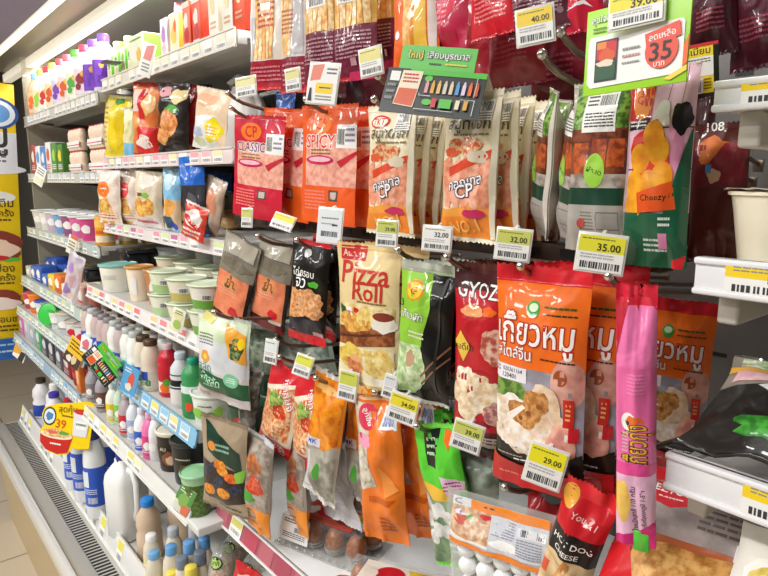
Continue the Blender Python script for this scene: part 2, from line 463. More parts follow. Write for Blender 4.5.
def shelf(label, x0, x1, yf, z, colours, rh=.038, tilt=0., back='white', yb=YB, deckm=None, dz=0., seed=1, fill=.85, pl=(), lip=.03):
    t = thing('display_shelf', label, 'shelf', ((x0+x1)/2, yf, z), group='chiller shelves'); hw = (x1-x0)/2-.004; d = yb-yf-.034
    dm = mk(deckm or '#c2c0ba', enamel)
    q = MB(); q.box(-hw, .006, -.016, hw, d, 0, dm, .002); q.box(-hw, .006, -lip, hw, .03, -.012, dm, .002); q.box(-hw, .12, -.03, hw, .14, -.014, dm); q.build('deck', t)
    price_rail(t, -hw, hw, rh, colours, back, tilt, 0, -rh/2+.004+dz, seed=seed, fill=fill, pl=pl)
    for s in (-1, 1):
        q = MB(); v = [(s*(hw-.006), .05, -.018), (s*(hw-.006), d, -.018), (s*(hw-.006), d, -.075), (s*(hw-.006), d*.5, -.05)]
        i = q.add(v); q.face((i, i+1, i+2, i+3), dsteel); i = q.add([(a-s*.004, b, c) for a, b, c in v]); q.face((i, i+1, i+2, i+3), dsteel); q.build('bracket', t)
    return t
dr = MB(); hw_ = (XC-XL)/2
st_ = thing('price_strip', 'white slanted price strip with yellow cards along the lowest deck edge', 'price strip', ((XL+XC)/2, .487, .5))
price_rail(st_, -hw_, hw_, .078, ['#e8dc5a', '#f0f0ea', '#e8dc5a'], '#ecebe6', -.25, .012, .036, step=.085, w=.05, seed=4, fill=.7, pl=())

TEAL = ['#d6d89a', '#a9c8c0', '#dfe7d0', '#9fc0c8']; PNK = ['#e58c90', '#ecd890', '#e57880', '#f0e8e0', '#f0c890']; LB = ['#e2d878', '#8fc3de', '#e2d890', '#a5cde2', '#7fb6da']; WY = ['#dfd46a', '#e6e2b0', '#dfd46a', '#e8e8e0']
SH = {}
# far bay
SH['a1'] = shelf('topmost shelf of the far bay holding the big coloured bottles', XL, XA, .63, 1.93, ['#dcd9d0', '#e8e6df'], .045, 0, '#cfcdc6', seed=2)
SH['a2'] = shelf('grey far-bay shelf carrying juice boxes and yogurt drink packs', XL, XA, .625, 1.675, ['#c9d4d8', '#dcdcd6', '#b8c8d0'], .04, 0, '#cbc9c2', seed=3)
SH['a3'] = shelf('far-bay shelf with cups and yellow cans, third from the top', XL, XA, .60, 1.43, TEAL, .042, 0, '#c7d0cc', seed=4)
SH['a4'] = shelf('far-bay shelf with pale green strip under small blue packs', XL, XA, .555, 1.205, TEAL, .045, -.1, '#c3d2cc', seed=5)
SH['a5'] = shelf('far-bay shelf with pale green strip under orange and green tubs', XL, XA, .525, 1.065, TEAL, .042, -.15, '#bfd0d0', seed=6)
SH['a6'] = shelf('lowest raised far-bay shelf with blue strip under dark packs', XL, XA, .50, .935, ['#9fb8c4', '#a9c9d8', '#c9d6c8', '#6fa6d0'], .042, -.2, '#9fb6c4', seed=7)
# middle bay
SH['b1'] = shelf('brightly lit top shelf of the middle bay with small cartons', XA, XB, .645, 1.963, ['white', '#f6ead0', '#fbe9c8'], .04, 0, '#f2ede0', seed=8)
SH['b2'] = shelf('middle-bay shelf with pink strip under chip bags', XA, XB, .63, 1.717, ['#f4b8be', '#f6e6b0', 'white', '#f3a8b4'], .036, 0, '#f0e0dc', seed=9, fill=.95)
SH['b3'] = shelf('middle-bay shelf with pink strip under bread packs', XA, XB, .62, 1.512, ['#f0a6b4', 'white', '#ee8fa8', '#cfe0a0', '#c06a9a'], .036, -.1, '#ece4e2', seed=10, fill=.95)
SH['b4'] = shelf('middle-bay shelf with red and yellow strip under dessert cups', XA, XB, .55, 1.308, PNK, .04, -.2, '#f0ecea', seed=11, fill=.95)
SH['b5'] = shelf('middle-bay shelf with light blue strip under milk jars', XA, XB, .515, 1.105, LB, .042, -.25, '#8fc6e4', seed=12, fill=.9)
SH['b6'] = shelf('middle-bay shelf with white strip and yellow cards under small bottles', XA, XB, .49, .928, WY, .042, -.3, '#e9e9e4', seed=13, fill=.8)
# hanging bay: egg shelf
SH['c1'] = shelf('white bottom shelf with red strip carrying the egg packs', XB, XC, .55, .932, ['#b86470', '#dcd472', '#b8485c', '#b86470', '#a84a5c'], .044, -.35, '#b05a68', deckm='#f2f3f2', seed=14, fill=.97, pl=('#b86470', '#b8485c', '#a84a5c'))
SH['c2'] = shelf('low white shelf below the egg shelf with maki rolls', XB, .1, .54, .72, ['#b86470', '#dcd472'], .04, -.35, '#b05a68', deckm='#e6e6e2', seed=15, pl=('#b86470',))

# right-hand trays of the next bay
def tray(label, lt, lb, Y, depth, cards):
    A = at(lt[0], lt[1], Y); B = at(lb[0], lb[1], Y); rh = A.z-B.z; w = .62
    t = thing('display_tray', label, 'tray', (A.x, Y, B.z))
    q = MB(); q.box(0, .008, 0, w, depth, .012, enamel('#e4e2dc'), .002); q.build('deck', t)
    q = MB(); q.box(0, -.004, -.002, w, .008, rh, enamel('#efeff0'), .003); q.box(0, -.007, rh-.006, w, .004, rh, enamel('#efeff0'), .002); q.box(0, -.007, -.002, w, .004, .004, enamel('#efeff0'), .002); r = q.build('price_rail', t)
    for x, c, pr in cards:
        o = printed('price_label', card_items(c, pr), .075, rh*.82, lambda u, v, e: (x+u*.075, -.006-e, rh*.91-v*rh*.82), r, 0, default=paper)
    q = MB(); q.box(.004, .01, .012, .009, depth, rh*.6, clear('#f0f0f0', .3)); q.build('side_guard', t)
    q = MB(); q.box(.012, .02, -.03, .03, depth, 0, enamel('#cfcac0'), .003); q.build('bracket', t)
    return t
TR1 = tray('upper white display tray at the right edge with yellow price card', (716, 82), (712, 111), .55, .5, [(.06, 'yellow', '26.00')])
TR2 = tray('middle white display tray at the right edge holding the cream cup', (697, 256), (692, 290), .55, .5, [(.064, 'yellow', '19.00')])
TR3 = tray('lower white display tray at the right edge holding black salad bag', (668, 450), (665, 484), .55, .5, [(.105, 'yellow', None)])

# ------------------------------------------------------------------ bars and hooks
q = MB(); bx0 = at(226, 216, .64).x
q.box(bx0, .66, 1.55, XC-.075, .69, 1.572, metal('#4a3a2e', .45, .5), .002)
for i in range(19): q.box(bx0+.03+i*.05, .6592, 1.556, bx0+.05+i*.05, .6603, 1.566, paper('#100e0c'))
tag(q.build('hook_bar'), 'long dark brown slotted bar behind the lower row of hooks', 'bar'); BAR = bpy.data.objects['hook_bar']
for x in (bx0+.03, XC-.1):
    q = MB(); q.box(x-.01, .69, 1.553, x+.01, YB-.002, 1.569, metal('#4a3a2e', .45, .5)); q.build('bar_arm', BAR)
wire = metal('#8a7a6c', .28, .85)
def hook(px, py, Y, where, length=.5, slope=.21):
    P = at(px, py, Y); t = thing('display_hook', 'steel wire display hook '+where, 'hook', P, group='display hooks')
    q = MB(); q.tube([(0, 0, 0), (.0, .012, -.008), (0, .03, -.016), (0, .06, -.022), (0, length, -.022-slope*(length-.06))], .0036, wire, 8); q.build('wire_arm', t)
    q = MB(); q.blob((0, 0, 0), (.0056, .0056, .0056), metal('#d8d4cc', .2, .9), 10); q.build('tip', t)
    q = MB(); q.box(-.008, length-.004, -.034-slope*(length-.06), .008, length, -.014-slope*(length-.06), wire, .002); q.build('back_plate', t)
    return t
for a in [(228, 93, .56, 'with its tip left of the red ham pack top'), (232, 108, .565, 'low beside the red ham pack, second of its pair'), (306, 99, .56, 'just above the orange ham packs'),
          (378, 76, .56, 'behind the small upper price card'), (374, 99, .57, 'touching the left edge of the black promotion card'),
          (542, 54, .55, 'with bright round tip below the 40.00 card'), (561, 32, .57, 'running behind the 40.00 card to the green sign'), (470, 92, .57, 'behind the green promotion card, above the sausage packs')]:
    hook(*a, length=YB-a[2]-.033)
for a in [(258, 236, .57, 'above the salmon-coloured salad packs'), (297, 240, .57, 'above the black nugget packs'), (341, 243, .56, 'at the left corner of the pizza roll pack'),
          (398, 250, .56, 'right of the pizza roll pack'), (447, 257, .55, 'with bright tip between the green pack and the gyoza pack'), (521, 266, .55, 'at the top of the front wonton pack'), (609, 276, .55, 'at the top of the pink pack'),
          (214, 312, .50, 'above the bagged salad leaves'), (280, 357, .55, 'with its tip above the two red packs'), (276, 340, .57, 'behind the white tag above the red packs'), (316, 378, .55, 'at the top of the amber bag'), (375, 392, .56, 'at the top of the orange ball bags'),
          (417, 426, .55, 'with bright end below the 34.0 card'), (564, 463, .56, 'emerging to the right of the 29.00 card'), (583, 497, .57, 'poking through the red hot dog pack'), (505, 487, .56, 'above the vacuum pack of white balls')]:
    hook(*a, length=YB-a[2]-.033, slope=.12)

# ------------------------------------------------------------------ price tags
def price_tag(px, py, Y, w, h, label, price=None, c='yellow', roll=0., yaw=.45, tilt=-.1, white_frame=False, extra=None):
    P = at(px, py, Y); s = size_at(P, 1)/.93; W, Hh = w*s, h*s
    t = thing('price_tag', label, 'price tag', P, (tilt, roll, yaw), 'hook price tags')
    q = MB(); q.box(-W/2-.002, 0, -Hh/2-.002, W/2+.002, .0016, Hh/2+.003, plastic('#f1f1ee' if white_frame else '#e8e8e2', .15), .0006); q.tube([(0, .001, Hh/2), (0, .012, Hh/2+.004)], .003, plastic('#e8e8e2', .15), 6); q.build('holder', t)
    it = [('r', -.5, 0, .5, 1, 'white')]
    if c: it += [('r', -.5, 0, .5, .46, c)]
    it += [('lines', -.44, .07, .28, .16, 1, '#8f8a3a'), ('bar', -.42, .74, .44, .93, '#30343c'), ('lines', -.44, .52, .3, .68, 2, '#b8b8b8')]
    if price: it += [('t', price, .16, .31, .5, '#1c1c1c')]
    if extra: it = extra
    printed('price_card', it, W, Hh, lambda u, v, e: (u*W, -.0006-e, Hh/2-v*Hh), t, 0, default=lambda c_: paper(c_, .35))
    return t
price_tag(535, 26, .54, 33, 31, 'yellow and white tag reading 40.00 below the dark maroon packs', '40.00', roll=-.12)
price_tag(371, 62, .55, 22, 24, 'faded yellow price tag beside the maroon crab stick pack', None, '#e9df8a', roll=-.16)
price_tag(293, 80, .55, 15, 19, 'small pale price tag hanging under the leftmost crab sticks', None, '#ddd894', roll=-.12)
price_tag(246, 87, .552, 22, 17, 'washed-out price tag in front of the white bottle, left of ham', None, '#e2dc9a', roll=-.1)
price_tag(323, 84, .545, 30, 36, 'white promotion card with red corner and yellow patch, hanging crooked', None, roll=.12, yaw=.5, extra=[('r', -.5, 0, .5, 1, 'white'), ('p', [(-.4, .05), (0, 0), (-.1, .4), (-.45, .45)], '#e8826a'), ('lines', .1, .1, .45, .3, 2, '#556'), ('r', -.22, .48, .36, .74, 'yellow'), ('lines', -.1, .58, .3, .66, 1, 'ink'), ('lines', -.2, .8, .36, .95, 2, 'grey'), ('p', [(-.42, .62), (-.36, .62), (-.32, .95), (-.46, .95)], 'black')])
price_tag(247, 218, .565, 11, 16, 'tiny yellow green tag under the red ham pack', None, '#cfd07a', roll=.02)
price_tag(283, 222, .56, 22, 13, 'crumpled yellow white tag under the second ham pack, tipped forward', None, 'yellow', roll=.25, tilt=-.5)
price_tag(330, 226, .555, 25, 31, 'white framed tag under the spicy ham pack', None, None, roll=.06, white_frame=True, extra=[('r', -.5, 0, .5, 1, '#e9eef2'), ('lines', -.36, .25, .36, .34, 1, '#7a828a'), ('lines', -.36, .42, .2, .5, 1, '#9aa'), ('bar', -.34, .66, .36, .82, '#3a3f48'), ('lines', .1, .44, .34, .56, 1, 'ink')])
price_tag(387, 234, .555, 20, 23, 'yellow green tag above the pizza roll pack', '39.00', '#c8cf6a', roll=.04)
price_tag(437, 239, .552, 27, 21, 'all white tag reading 32.00 above the green dumpling pack', '32.00', None, roll=.05)
price_tag(513, 245, .548, 31, 27, 'yellow green tag reading 32.00 above the gyoza pack', '32.00', '#cfd46a', roll=.08)
price_tag(600.5, 254, .545, 41, 33, 'yellow and white tag reading 35.00 above the pink pack', '35.00', '#e9e23a', roll=.09)
price_tag(303, 366, .545, 17, 18, 'bent little yellow white tag on the red packs', None, '#dfe04a', roll=.2, tilt=-.3)
price_tag(348, 386, .545, 18, 26, 'yellow green tag with blue white barcode under the pizza roll', None, '#cfd65a', roll=.12)
price_tag(403, 409, .545, 27, 25, 'yellow tag above the orange fish ball bags, tipped right', '34.00', '#f0e23a', roll=.2)
price_tag(467, 437, .545, 27, 25, 'yellow green tag reading 39.00 under the gyoza pack', '39.00', '#cfd46a', roll=.2)
price_tag(545, 467, .54, 33, 36, 'bright yellow tag reading 29.00 under the wonton packs', '29.00', '#f2ea2a', roll=.2)
price_tag(271, 352, .56, 13, 21, 'plain white tag on the hook above the grey crumpled bag', None, '#e8eef0', roll=.1)
price_tag(390, 387, .55, 12, 20, 'narrow pale tag squeezed right of the pizza roll bottom', None, '#dfe2e8', roll=.2)

# promotion cards
def promo_card(P, W, roll, yaw, label, tilt=-.35):
    Hh = W*.55
    t = thing('promotion_card', label, 'promotion card', P, (tilt, roll, yaw), 'green and black promotion cards')
    q = MB(); q.box(-W/2, 0, -Hh*.42, W/2, .0015, Hh*.42, paper('#1c2420', .4)); q.build('black_panel', t)
    fl = q.__class__(); fl.box(-W*.40, 0, 0, W*.36, .0015, Hh*.42, paper('sgreen', .4)); o = fl.build('green_header', t); o.location = (0, 0, Hh*.42); o.rotation_euler = (.15, 0, 0)
    fl = MB(); fl.box(-W*.3, .0, -.001, W*.5, W*.3, .001, paper('#cdd2c4', .5)); o = fl.build('back_flap', t); o.location = (0, .002, Hh*.42)
    it = [('p', [(-.28, 0), (.5, 0), (.5, .12), (-.2, .12)], 'sgreen'), ('r', -.46, .08, -.36, .3, 'white'), ('p', [(-.34, .05), (-.13, .05), (-.16, .86), (-.37, .82)], '#f3e6c8'), ('p', [(-.34, .45), (-.15, .45), (-.17, .84), (-.365, .8)], 'dorange'), ('lines', -.47, .36, -.38, .8, 3, 'grey'),
          ('lines', -.32, .12, -.16, .36, 3, 'red'), ('e', -.06, .2, .04, .07, 'sgreen'), ('e', -.03, .72, .05, .07, 'sgreen')]
    cs = ['#e4a0a8', 'gold', '#e8c070', '#d8d0c0', '#e8d0b0', 'skyblue', '#e6d6ea', 'orange', 'dorange']
    for i, c in enumerate(cs): it += [('r', -.08+i*.062, .3, -.045+i*.062, .52, c), ('e', -.062+i*.062, .28, .011, .05, c)]
    for i, (c, w) in enumerate((('red', .05), ('sgreen', .12), ('cream', .04), ('gold', .04))): u = (.02, .1, .26, .34)[i]; it += [('r', u, .64, u+w, .84, c)]
    it += [('r', -.12, .55, -.115, .6, 'white'), ('r', -.12, .595, .0, .605, 'white'), ('r', .42, .14, .425, .55, 'white'), ('r', .3, .62, .44, .628, 'white'), ('r', .435, .62, .44, .95, 'white'), ('r', -.14, .9, .25, .91, 'white')]
    printed('printed_front', it, W, Hh*.84, lambda u, v, e: (u*W, -.0004-e, Hh*.42-v*Hh*.84), t, 0, default=lambda c: paper(c, .4))
    it = [('t', 'ใหญ่', -.3, .42, .2, 'yellow', 'dgreen'), ('t', 'เสียบบูรณาส', .14, .42, .56, 'white', 'dgreen'), ('lines', -.1, .72, .06, .86, 1, 'ink'), ('lines', .12, .72, .4, .86, 1, 'yellow')]
    printed('header_print', it, W*.76, Hh*.42, lambda u, v, e: (W*(-.02)+u*W*.76, -.0006-e-(1-v)*Hh*.42*.15, Hh*.84-v*Hh*.42), t, 0, default=lambda c: paper(c, .4))
    return t
P = at(432, 93, .53); promo_card(P, .122, .13, .5, 'green and black promotion card in front of the sausage packs')
P = at(100, 366, .47); promo_card(P, .115, .8, .5, 'green and black promotion card clipped to the milk jar shelf strip')
# green 35 sign
P = at(634, 45, .50); s = size_at(P, 1); W, Hh = span(P, 104, .0), 87*s
t = thing('promotion_sign', 'bright green and white sign with red 35 badge at upper right', 'sign', P, (-.06, -.03, .0))
q = MB(); q.box(-W/2, 0, -Hh/2, W/2, .0016, Hh/2, paper('#a8e23c', .35), .0004); q.build('board', t)
it = [('p', [(-.44, .32), (.44, .32), (.46, .36), (.46, .84), (.42, .9), (-.42, .92), (-.46, .86), (-.46, .38)], 'white'), ('t', 'สุขใจดี', -.34, .13, .2, 'white', '#6fa82a'), ('lines', -.42, .22, -.28, .3, 2, '#5a8a20'),
      ('p', [(.46, .62), (.5, .5), (.5, .8), (.46, .84)], 'orange'), ('p', [(.30, .94), (.5, .82), (.5, .88), (.36, .96)], '#f6d64a'),
      ('r', -.38, .38, -.15, .86, 'ink'), ('r', -.365, .4, -.165, .6, 'red'), ('r', -.365, .4, -.27, .48, '#f2882a'), ('b', -.26, .58, .08, .1, 'dorange'), ('r', -.365, .66, -.165, .84, 'dgreen'), ('b', -.27, .65, .09, .04, '#e8d8c0'),
      ('lines', -.1, .52, .07, .58, 1, 'grey'), ('lines', -.1, .6, .07, .66, 1, '#c09090'), ('lines', -.1, .68, .07, .72, 1, 'grey'),
      ('e', .27, .62, .15, .2, '#e8503a'), ('p', [(.11, .42), (.42, .34), (.44, .5), (.13, .56)], '#e8503a'), ('t', 'ลดเหลือ', .27, .455, .24, 'white', None, -.1), ('t', '35', .265, .63, .2, '#2a1410'), ('t', 'บาท', .26, .77, .1, 'white')]
printed('printed_front', it, W, Hh, lambda u, v, e: (u*W, -.0004-e, Hh/2-v*Hh), t, 0, default=lambda c: paper(c, .4))
price_tag(636, 9, .494, 50, 28, 'yellow and white tag reading 39.00 stuck on the green sign', '39.00', '#f0e23a', roll=-.05, yaw=.1, tilt=-.06)
# yellow end sign
sx = -3.40; A0 = at(11, 85, .60); zt = A0.z; zb = at(22, 352, .55).z; w = .36; hh = zt-zb; ys = .55
t = thing('end_sign', 'tall yellow and white poster board at the far left end', 'sign', (sx, ys, zb), (0, .0, 0)); t.rotation_euler = (-.045, 0, 0)
q = MB(); q.box(0, -w, 0, .008, 0, hh, paper('sign', .5), .002); q.build('board', t)
it = [('e', .28, .105, .26, .056, '#2a50a0'), ('e', .28, .105, .22, .047, '#dfeaf4'), ('e', .28, .105, .16, .034, '#5a90d0'), ('r', -.5, .17, .5, .30, '#e8eef4'), ('t', 'มู', .3, .205, .2, '#333'), ('lines', -.4, .235, .38, .30, 4, '#667'), ('e', .1, .30, .5, .02, '#e8eef4'),
      ('e', .22, .40, .24, .022, 'white'), ('t', 'เติม', .33, .42, .2, '#5a4a10'), ('t', '1-2 ครั้ง', .26, .455, .34, '#5a4a10'), ('lines', -.3, .478, .4, .492, 1, '#5a4a10'),
      ('b', .24, .575, .3, .052, '#8a3a28'), ('b', .26, .59, .2, .034, '#f4d4bc'), ('b', .36, .626, .12, .008, 'sgreen'), ('e', .22, .62, .14, .01, 'red'), ('t', 'ป๋อง', .3, .655, .22, '#5a4a10'), ('t', '1-2 ครั้ง', .24, .69, .34, '#5a4a10'), ('lines', -.3, .71, .4, .724, 1, '#5a4a10'),
      ('b', .2, .775, .3, .04, '#8a3a28'), ('b', .24, .79, .22, .024, '#f4e6dc'), ('t', 'ช้อนชา', .3, .845, .3, '#5a4a10'), ('lines', -.3, .87, .42, .90, 2, '#5a4a10'), ('r', -.5, .92, .5, 1, '#2a66b8'), ('lines', -.3, .94, .4, .955, 1, '#9cd0f0'), ('lines', -.3, .965, .4, .98, 1, '#c0e0f4')]
printed('printed_front', it, w, hh, lambda u, v, e: (.0085+e, -w/2+u*w, hh-v*hh), t, 0, default=lambda c: paper(c, .45))
# ------------------------------------------------------------------ hanging bay, top row: crab sticks and red packs
STK = food('#f2c878', '#e8a050', 30); STK2 = food('#f0d9a8', '#e2b070', 30)
def sticks(u0, u1, v0, v1, n, mats=(STK, STK2)):
    w = (u1-u0)/n
    return [('r', u0+i*w+w*.06, v0, u0+(i+1)*w-w*.06, v1, mats[i % 2]) for i in range(n)]
def glint(items, *a): return items
CR = dict(st=.05, sb=.03, seal='red')
def crab(label, box, Y, kind, yaw=.12, roll=0., seed=1, D=.016, wk=1.):
    if kind == 'red':
        bands = [(.28, 'red'), (.8, '#e9dfd2'), (1, '#a3182e')]
        it = [('r', -.5, .05, .5, .3, 'red'), ('t', 'ปูอัด', 0, .18, .7, 'white', 'dred')]+sticks(-.28, .3, .3, .79, 5)+[('r', -.47, .5, -.3, .8, '#c9c6c6'), ('lines', -.2, .38, .3, .6, 6, '#c0392b'), ('r', -.1, .42, .2, .47, 'white'), ('lines', -.42, .84, .42, .95, 4, '#d8808a')]
    elif kind == 'grey':
        bands = [(.25, 'red'), (.76, '#d5d0cf'), (1, '#8e1a34')]
        it = sticks(-.42, .02, .25, .75, 4)+[('lines', -.36, .45, .1, .62, 6, '#b5533c'), ('r', .08, .3, .42, .74, '#bdbabc'), ('b', -.1, .2, .3, .08, 'white'), ('lines', -.4, .8, .44, .96, 5, '#c98a94')]
    else:
        bands = [(.3, '#b01c38'), (.64, '#c8963c'), (1, '#6e1a34')]
        it = sticks(-.44, .42, .26, .64, 6)+[('e', .1, .36, .2, .12, 'red'), ('e', -.25, .3, .2, .08, 'red'), ('r', -.36, .4, .24, .48, 'white'), ('bar', -.3, .41, .18, .47, 'ink'), ('lines', -.42, .68, .42, .86, 7, '#b98a94'), ('r', .18, .86, .26, .91, '#d8c4c4'), ('r', -.04, .85, .1, .9, '#c0909a'), ('r', -.1, .94, .5, 1, 'magenta')]
    return bagbox('crab_stick_pack', label, 'crab stick pack', box, Y, D, bands, it, yaw, roll, seed=seed, wk=wk, group='crab stick packs of the top row', **CR)
a = crab('red and grey crab stick pack at the far left of the top hook row', (250, -62, 286, 91), .600, 'red', seed=1)
crab('crab stick pack with grey strip, second from the left in the top row', (281, -62, 309, 94), .605, 'grey', seed=2)
crab('crab stick pack showing yellow sticks over maroon, third in the top row', (304, -70, 340, 88), .60, 'maroon', seed=3)
crab('wide crab stick pack with white barcode sticker above the maroon half', (333, -74, 378, 81), .592, 'maroon', seed=4)
b = crab('dark crab stick pack half hidden behind the barcoded crab stick pack', (366, -70, 397, 70), .64, 'maroon', seed=5)
it = [('r', -.2, .1, .0, .86, STK), ('r', .06, .1, .3, .86, '#f2c04a'), ('r', -.02, .1, .06, .86, '#d9881e'), ('e', -.34, .72, .06, .03, 'white'), ('r', .33, .1, .47, .9, '#e8d8d0')]
bagbox('crab_stick_pack', 'orange and yellow striped pack behind the black promotion card', 'crab stick pack', (392, -70, 440, 72), .60, .018, [(.1, 'dorange'), (1, 'orange')], it, .1, 0, seal='dorange', seed=6)
it = glint([('b', .1, .5, .3, .2, '#d8284a'), ('lines', -.35, .5, .1, .75, 6, '#e88898'), ('r', -.3, .8, .3, .95, '#b0183a')], 8, 4)
bagbox('crab_stick_pack', 'crumpled crimson pack between orange striped pack and red lettered pack', 'crab stick pack', (432, -70, 470, 58), .61, .02, [(1, '#b81840')], it, -.2, .04, seal='#b81840', seed=7, wr=.003)
it = [('lines', -.38, .6, .4, .86, 7, '#f08a8a'), ('b', 0, .2, .4, .12, '#e8b0a0')]
bagbox('crab_stick_pack', 'bright red pack with small pale lettering above the sausage packs', 'crab stick pack', (468, -80, 511, 39), .59, .012, [(1, '#d8182c')], it, .1, -.03, seal='red', seed=8)
it = [('lines', -.4, .62, .42, .86, 7, '#b08a90'), ('e', .38, .84, .05, .03, '#8a6a72'), ('b', 0, .3, .4, .2, '#7a3040'), ('p', [(-.4, .7), (.1, .63), (.1, .66), (-.4, .73)], '#8a5060')]
bagbox('crab_stick_pack', 'dark brown maroon pack behind the 40.00 tag', 'crab stick pack', (507, -80, 569, 34), .60, .012, [(1, '#4e1826')], it, .1, 0, seal='#4e1826', seed=9)
it = [('p', [(-.4, .6), (.4, .7), (.42, .74), (-.4, .66)], 'lpink'), ('p', [(-.4, .78), (.1, .72), (.3, .8), (.1, .76)], '#fbeef2'), ('e', .1, .55, .3, .06, '#f2f0f0')]
bagbox('crab_stick_pack', 'cherry red pack with white swirls left of the green sign', 'crab stick pack', (562, -80, 603, 33), .61, .014, [(1, '#d01a3c')], it, .15, 0, seal='#d01a3c', seed=10)
# deeper, dark red packs
def deep(label, box, Y, c, seed, yaw=.1, roll=0., D=.03):
    it = glint([('b', 0, .4, .3, .2, c), ('lines', -.3, .6, .3, .8, 5, '#8a3a48')], 10, seed, '#c08a92')
    return bagbox('frozen_meat_pack', label, 'meat pack', box, Y, D, [(1, c)], it, yaw, roll, seed=seed, seal=c, wr=.003, group='dark red packs hanging deep in the top row')
deep('wine red pack hanging below the bright red lettered pack', (486, -30, 545, 88), .70, '#7e1424', 21)
deep('dark crimson pack hanging below and behind the 40.00 tag', (528, -30, 590, 112), .78, '#6a1020', 22)
deep('wine red pack deep behind the green promotion card', (434, -30, 490, 112), .84, '#7a1222', 23)
deep('almost black maroon pack right of the green sign, upper left one', (688, -60, 738, 58), .80, '#3c0c18', 24)
deep('maroon pack at the top right corner behind the upper tray', (728, -60, 790, 70), .82, '#4a1022', 25)
deep('dark maroon pack behind the lower edge of the green sign', (640, -40, 700, 62), .90, '#4a1220', 26)
deep('black-red pack hanging behind the green sign near its left end', (575, -40, 640, 122), .86, '#5a1020', 27)
deep('dark wine pack behind the black promotion card at the back', (385, -30, 440, 112), .86, '#5a1424', 28)
deep('dark maroon pack behind the white promotion card at the back', (340, -30, 390, 108), .86, '#4a1420', 29)
deep('dark pack with red tint deep behind the leftmost crab sticks', (302, -30, 346, 100), .80, '#4a1a20', 30)

# ------------------------------------------------------------------ second row: ham
HAM = food('#f4b8a4', '#e8a08c', 25); HAMR = food('#f0a890', '#e69880', 25)
def ham_items(l, main, side):
    it = [('e', -.12, .16, .2, .085, '#f07a1e'), ('t', 'CP', -.12, .16, .22, 'red'), ('r', -.4, .26, .5, .68, HAM), ('t', l, -.12, .305, .56, '#4a1a6a' if l == 'CLASSIC' else '#d8301a', 'white'), ('lines', -.3, .37, .1, .43, 2, '#8a6a20'),
      ('r', .18, .17, .5, .36, 'white'), ('bar', .2, .2, .32, .33, 'ink'), ('lines', .34, .2, .48, .33, 3, '#88a'), ('e', -.12, .46, .27, .04, 'magenta'), ('e', -.12, .455, .22, .022, '#f6c0c8'),
      ('p', [(.2, .47), (.5, .38), (.5, .41), (.26, .52)], '#c8283a'), ('r', -.5, .68, .5, 1, main), ('lines', -.42, .72, .0, .9, 6, '#f08a7a'), ('r', .06, .71, .22, .8, '#5a4a40'), ('r', .09, .725, .19, .785, '#c8b8b0')]
    return glint(it, 10, len(l))
def ham(label, l, box, Y, main, side, yaw=.12, roll=0., seed=1):
    return bagbox('ham_pack', label, 'ham pack', box, Y, .010, [(.26, main), (1, main)], ham_items(l, main, side), yaw, roll, seed=seed, seal=main, st=.045, sb=.03, narrow=.02, group='ham packs of the second row')
ham('red ham pack with orange badge, front left of the second row', 'CLASSIC', (234, 115, 284, 219), .60, '#cf1f3a', 0, seed=31, roll=.02)
ham('orange-edged ham pack just behind the red one', 'CLASSIC', (264, 108, 312, 219), .635, '#e8601e', 0, seed=32, roll=.05)
h = ham('spicy ham pack with orange border, front of the next hook', 'SPICY', (302, 104, 357, 224), .60, '#ee5f22', 0, seed=33, roll=.02)
for k, d, lb in ((1, .032, 'orange ham pack directly behind the spicy one'), (2, .064, 'orange ham pack third back behind the spicy one'), (3, .094, 'orange ham pack at the back behind the spicy one')):
    dup(h, h.location+Vector((0, d, -.003*k)), lb, (0, .05*k*.5, .12))
h2 = ham('orange ham pack at the back of the left ham hook', 'SPICY', (292, 108, 335, 214), .69, '#e8601e', 0, seed=34)
# sausages
SAUS = food('#eba487', '#df8a6a', 30); SAU2 = food('#f2b69c', '#e49a7a', 30)
def saus_items():
    it = [('r', -.5, .78, .5, .96, '#f08a2a'), ('p', [(-.5, .80), (.5, .70), (.5, .80), (-.5, .84)], '#f2a040')]
    for i in range(5): it.append(('p', [(-.42+i*.17, .46+.02*(i % 2)), (-.28+i*.17, .42), (-.2+i*.17, .70), (-.26+i*.17, .77), (-.36+i*.17, .76), (-.44+i*.17, .66)], (SAUS, SAU2)[i % 2]))
    it += [('p', [(-.32, .5), (.42, .38), (.4, .44), (-.3, .56)], '#d8482a'), ('b', .0, .36, .3, .06, food('#c8552a', '#e6c090', 40)), ('b', .22, .43, .16, .04, '#d9cdb4'), ('b', -.25, .40, .12, .03, '#e06038')]
    it += [('e', -.18, .13, .2, .05, 'red'), ('e', -.18, .13, .165, .036, '#f6eed6'), ('t', 'TKT', -.18, .13, .26, 'red'), ('t', 'สมูทดอก', .04, .235, .72, '#5a4a30'), ('lines', -.2, .28, .4, .31, 1, '#8a7a50'), ('r', .12, .07, .4, .2, '#f6f4ec'), ('bar', .15, .08, .38, .14, 'ink'), ('lines', .14, .15, .4, .2, 3, '#666'),
      ('t', 'คอกเทล', .02, .60, .6, 'white', 'navy', -.2), ('t', 'CP', .02, .65, .3, 'white', 'navy', -.2), ('b', .2, .8, .18, .03, 'magenta'), ('t', 'NO.1', .0, .89, .5, '#f6c060', None, -.15), ('r', .43, .06, .5, .96, '#f4ecd2')]
    return glint(it, 9, 9, '#fff8ea')
def saus(label, box, Y, yaw, roll, seed, D=.022):
    return bagbox('sausage_pack', label, 'sausage pack', box, Y, D, [(.8, 'cream'), (1, '#f0b060')], saus_items(), yaw, roll, seed=seed, seal='#f2ead0', st=.05, sb=.035, wr=.003, narrow=.07, group='cream cocktail sausage packs')
s1 = saus('cream sausage pack at the front of the left sausage hook', (368, 104, 417, 236), .59, .05, .03, 41)
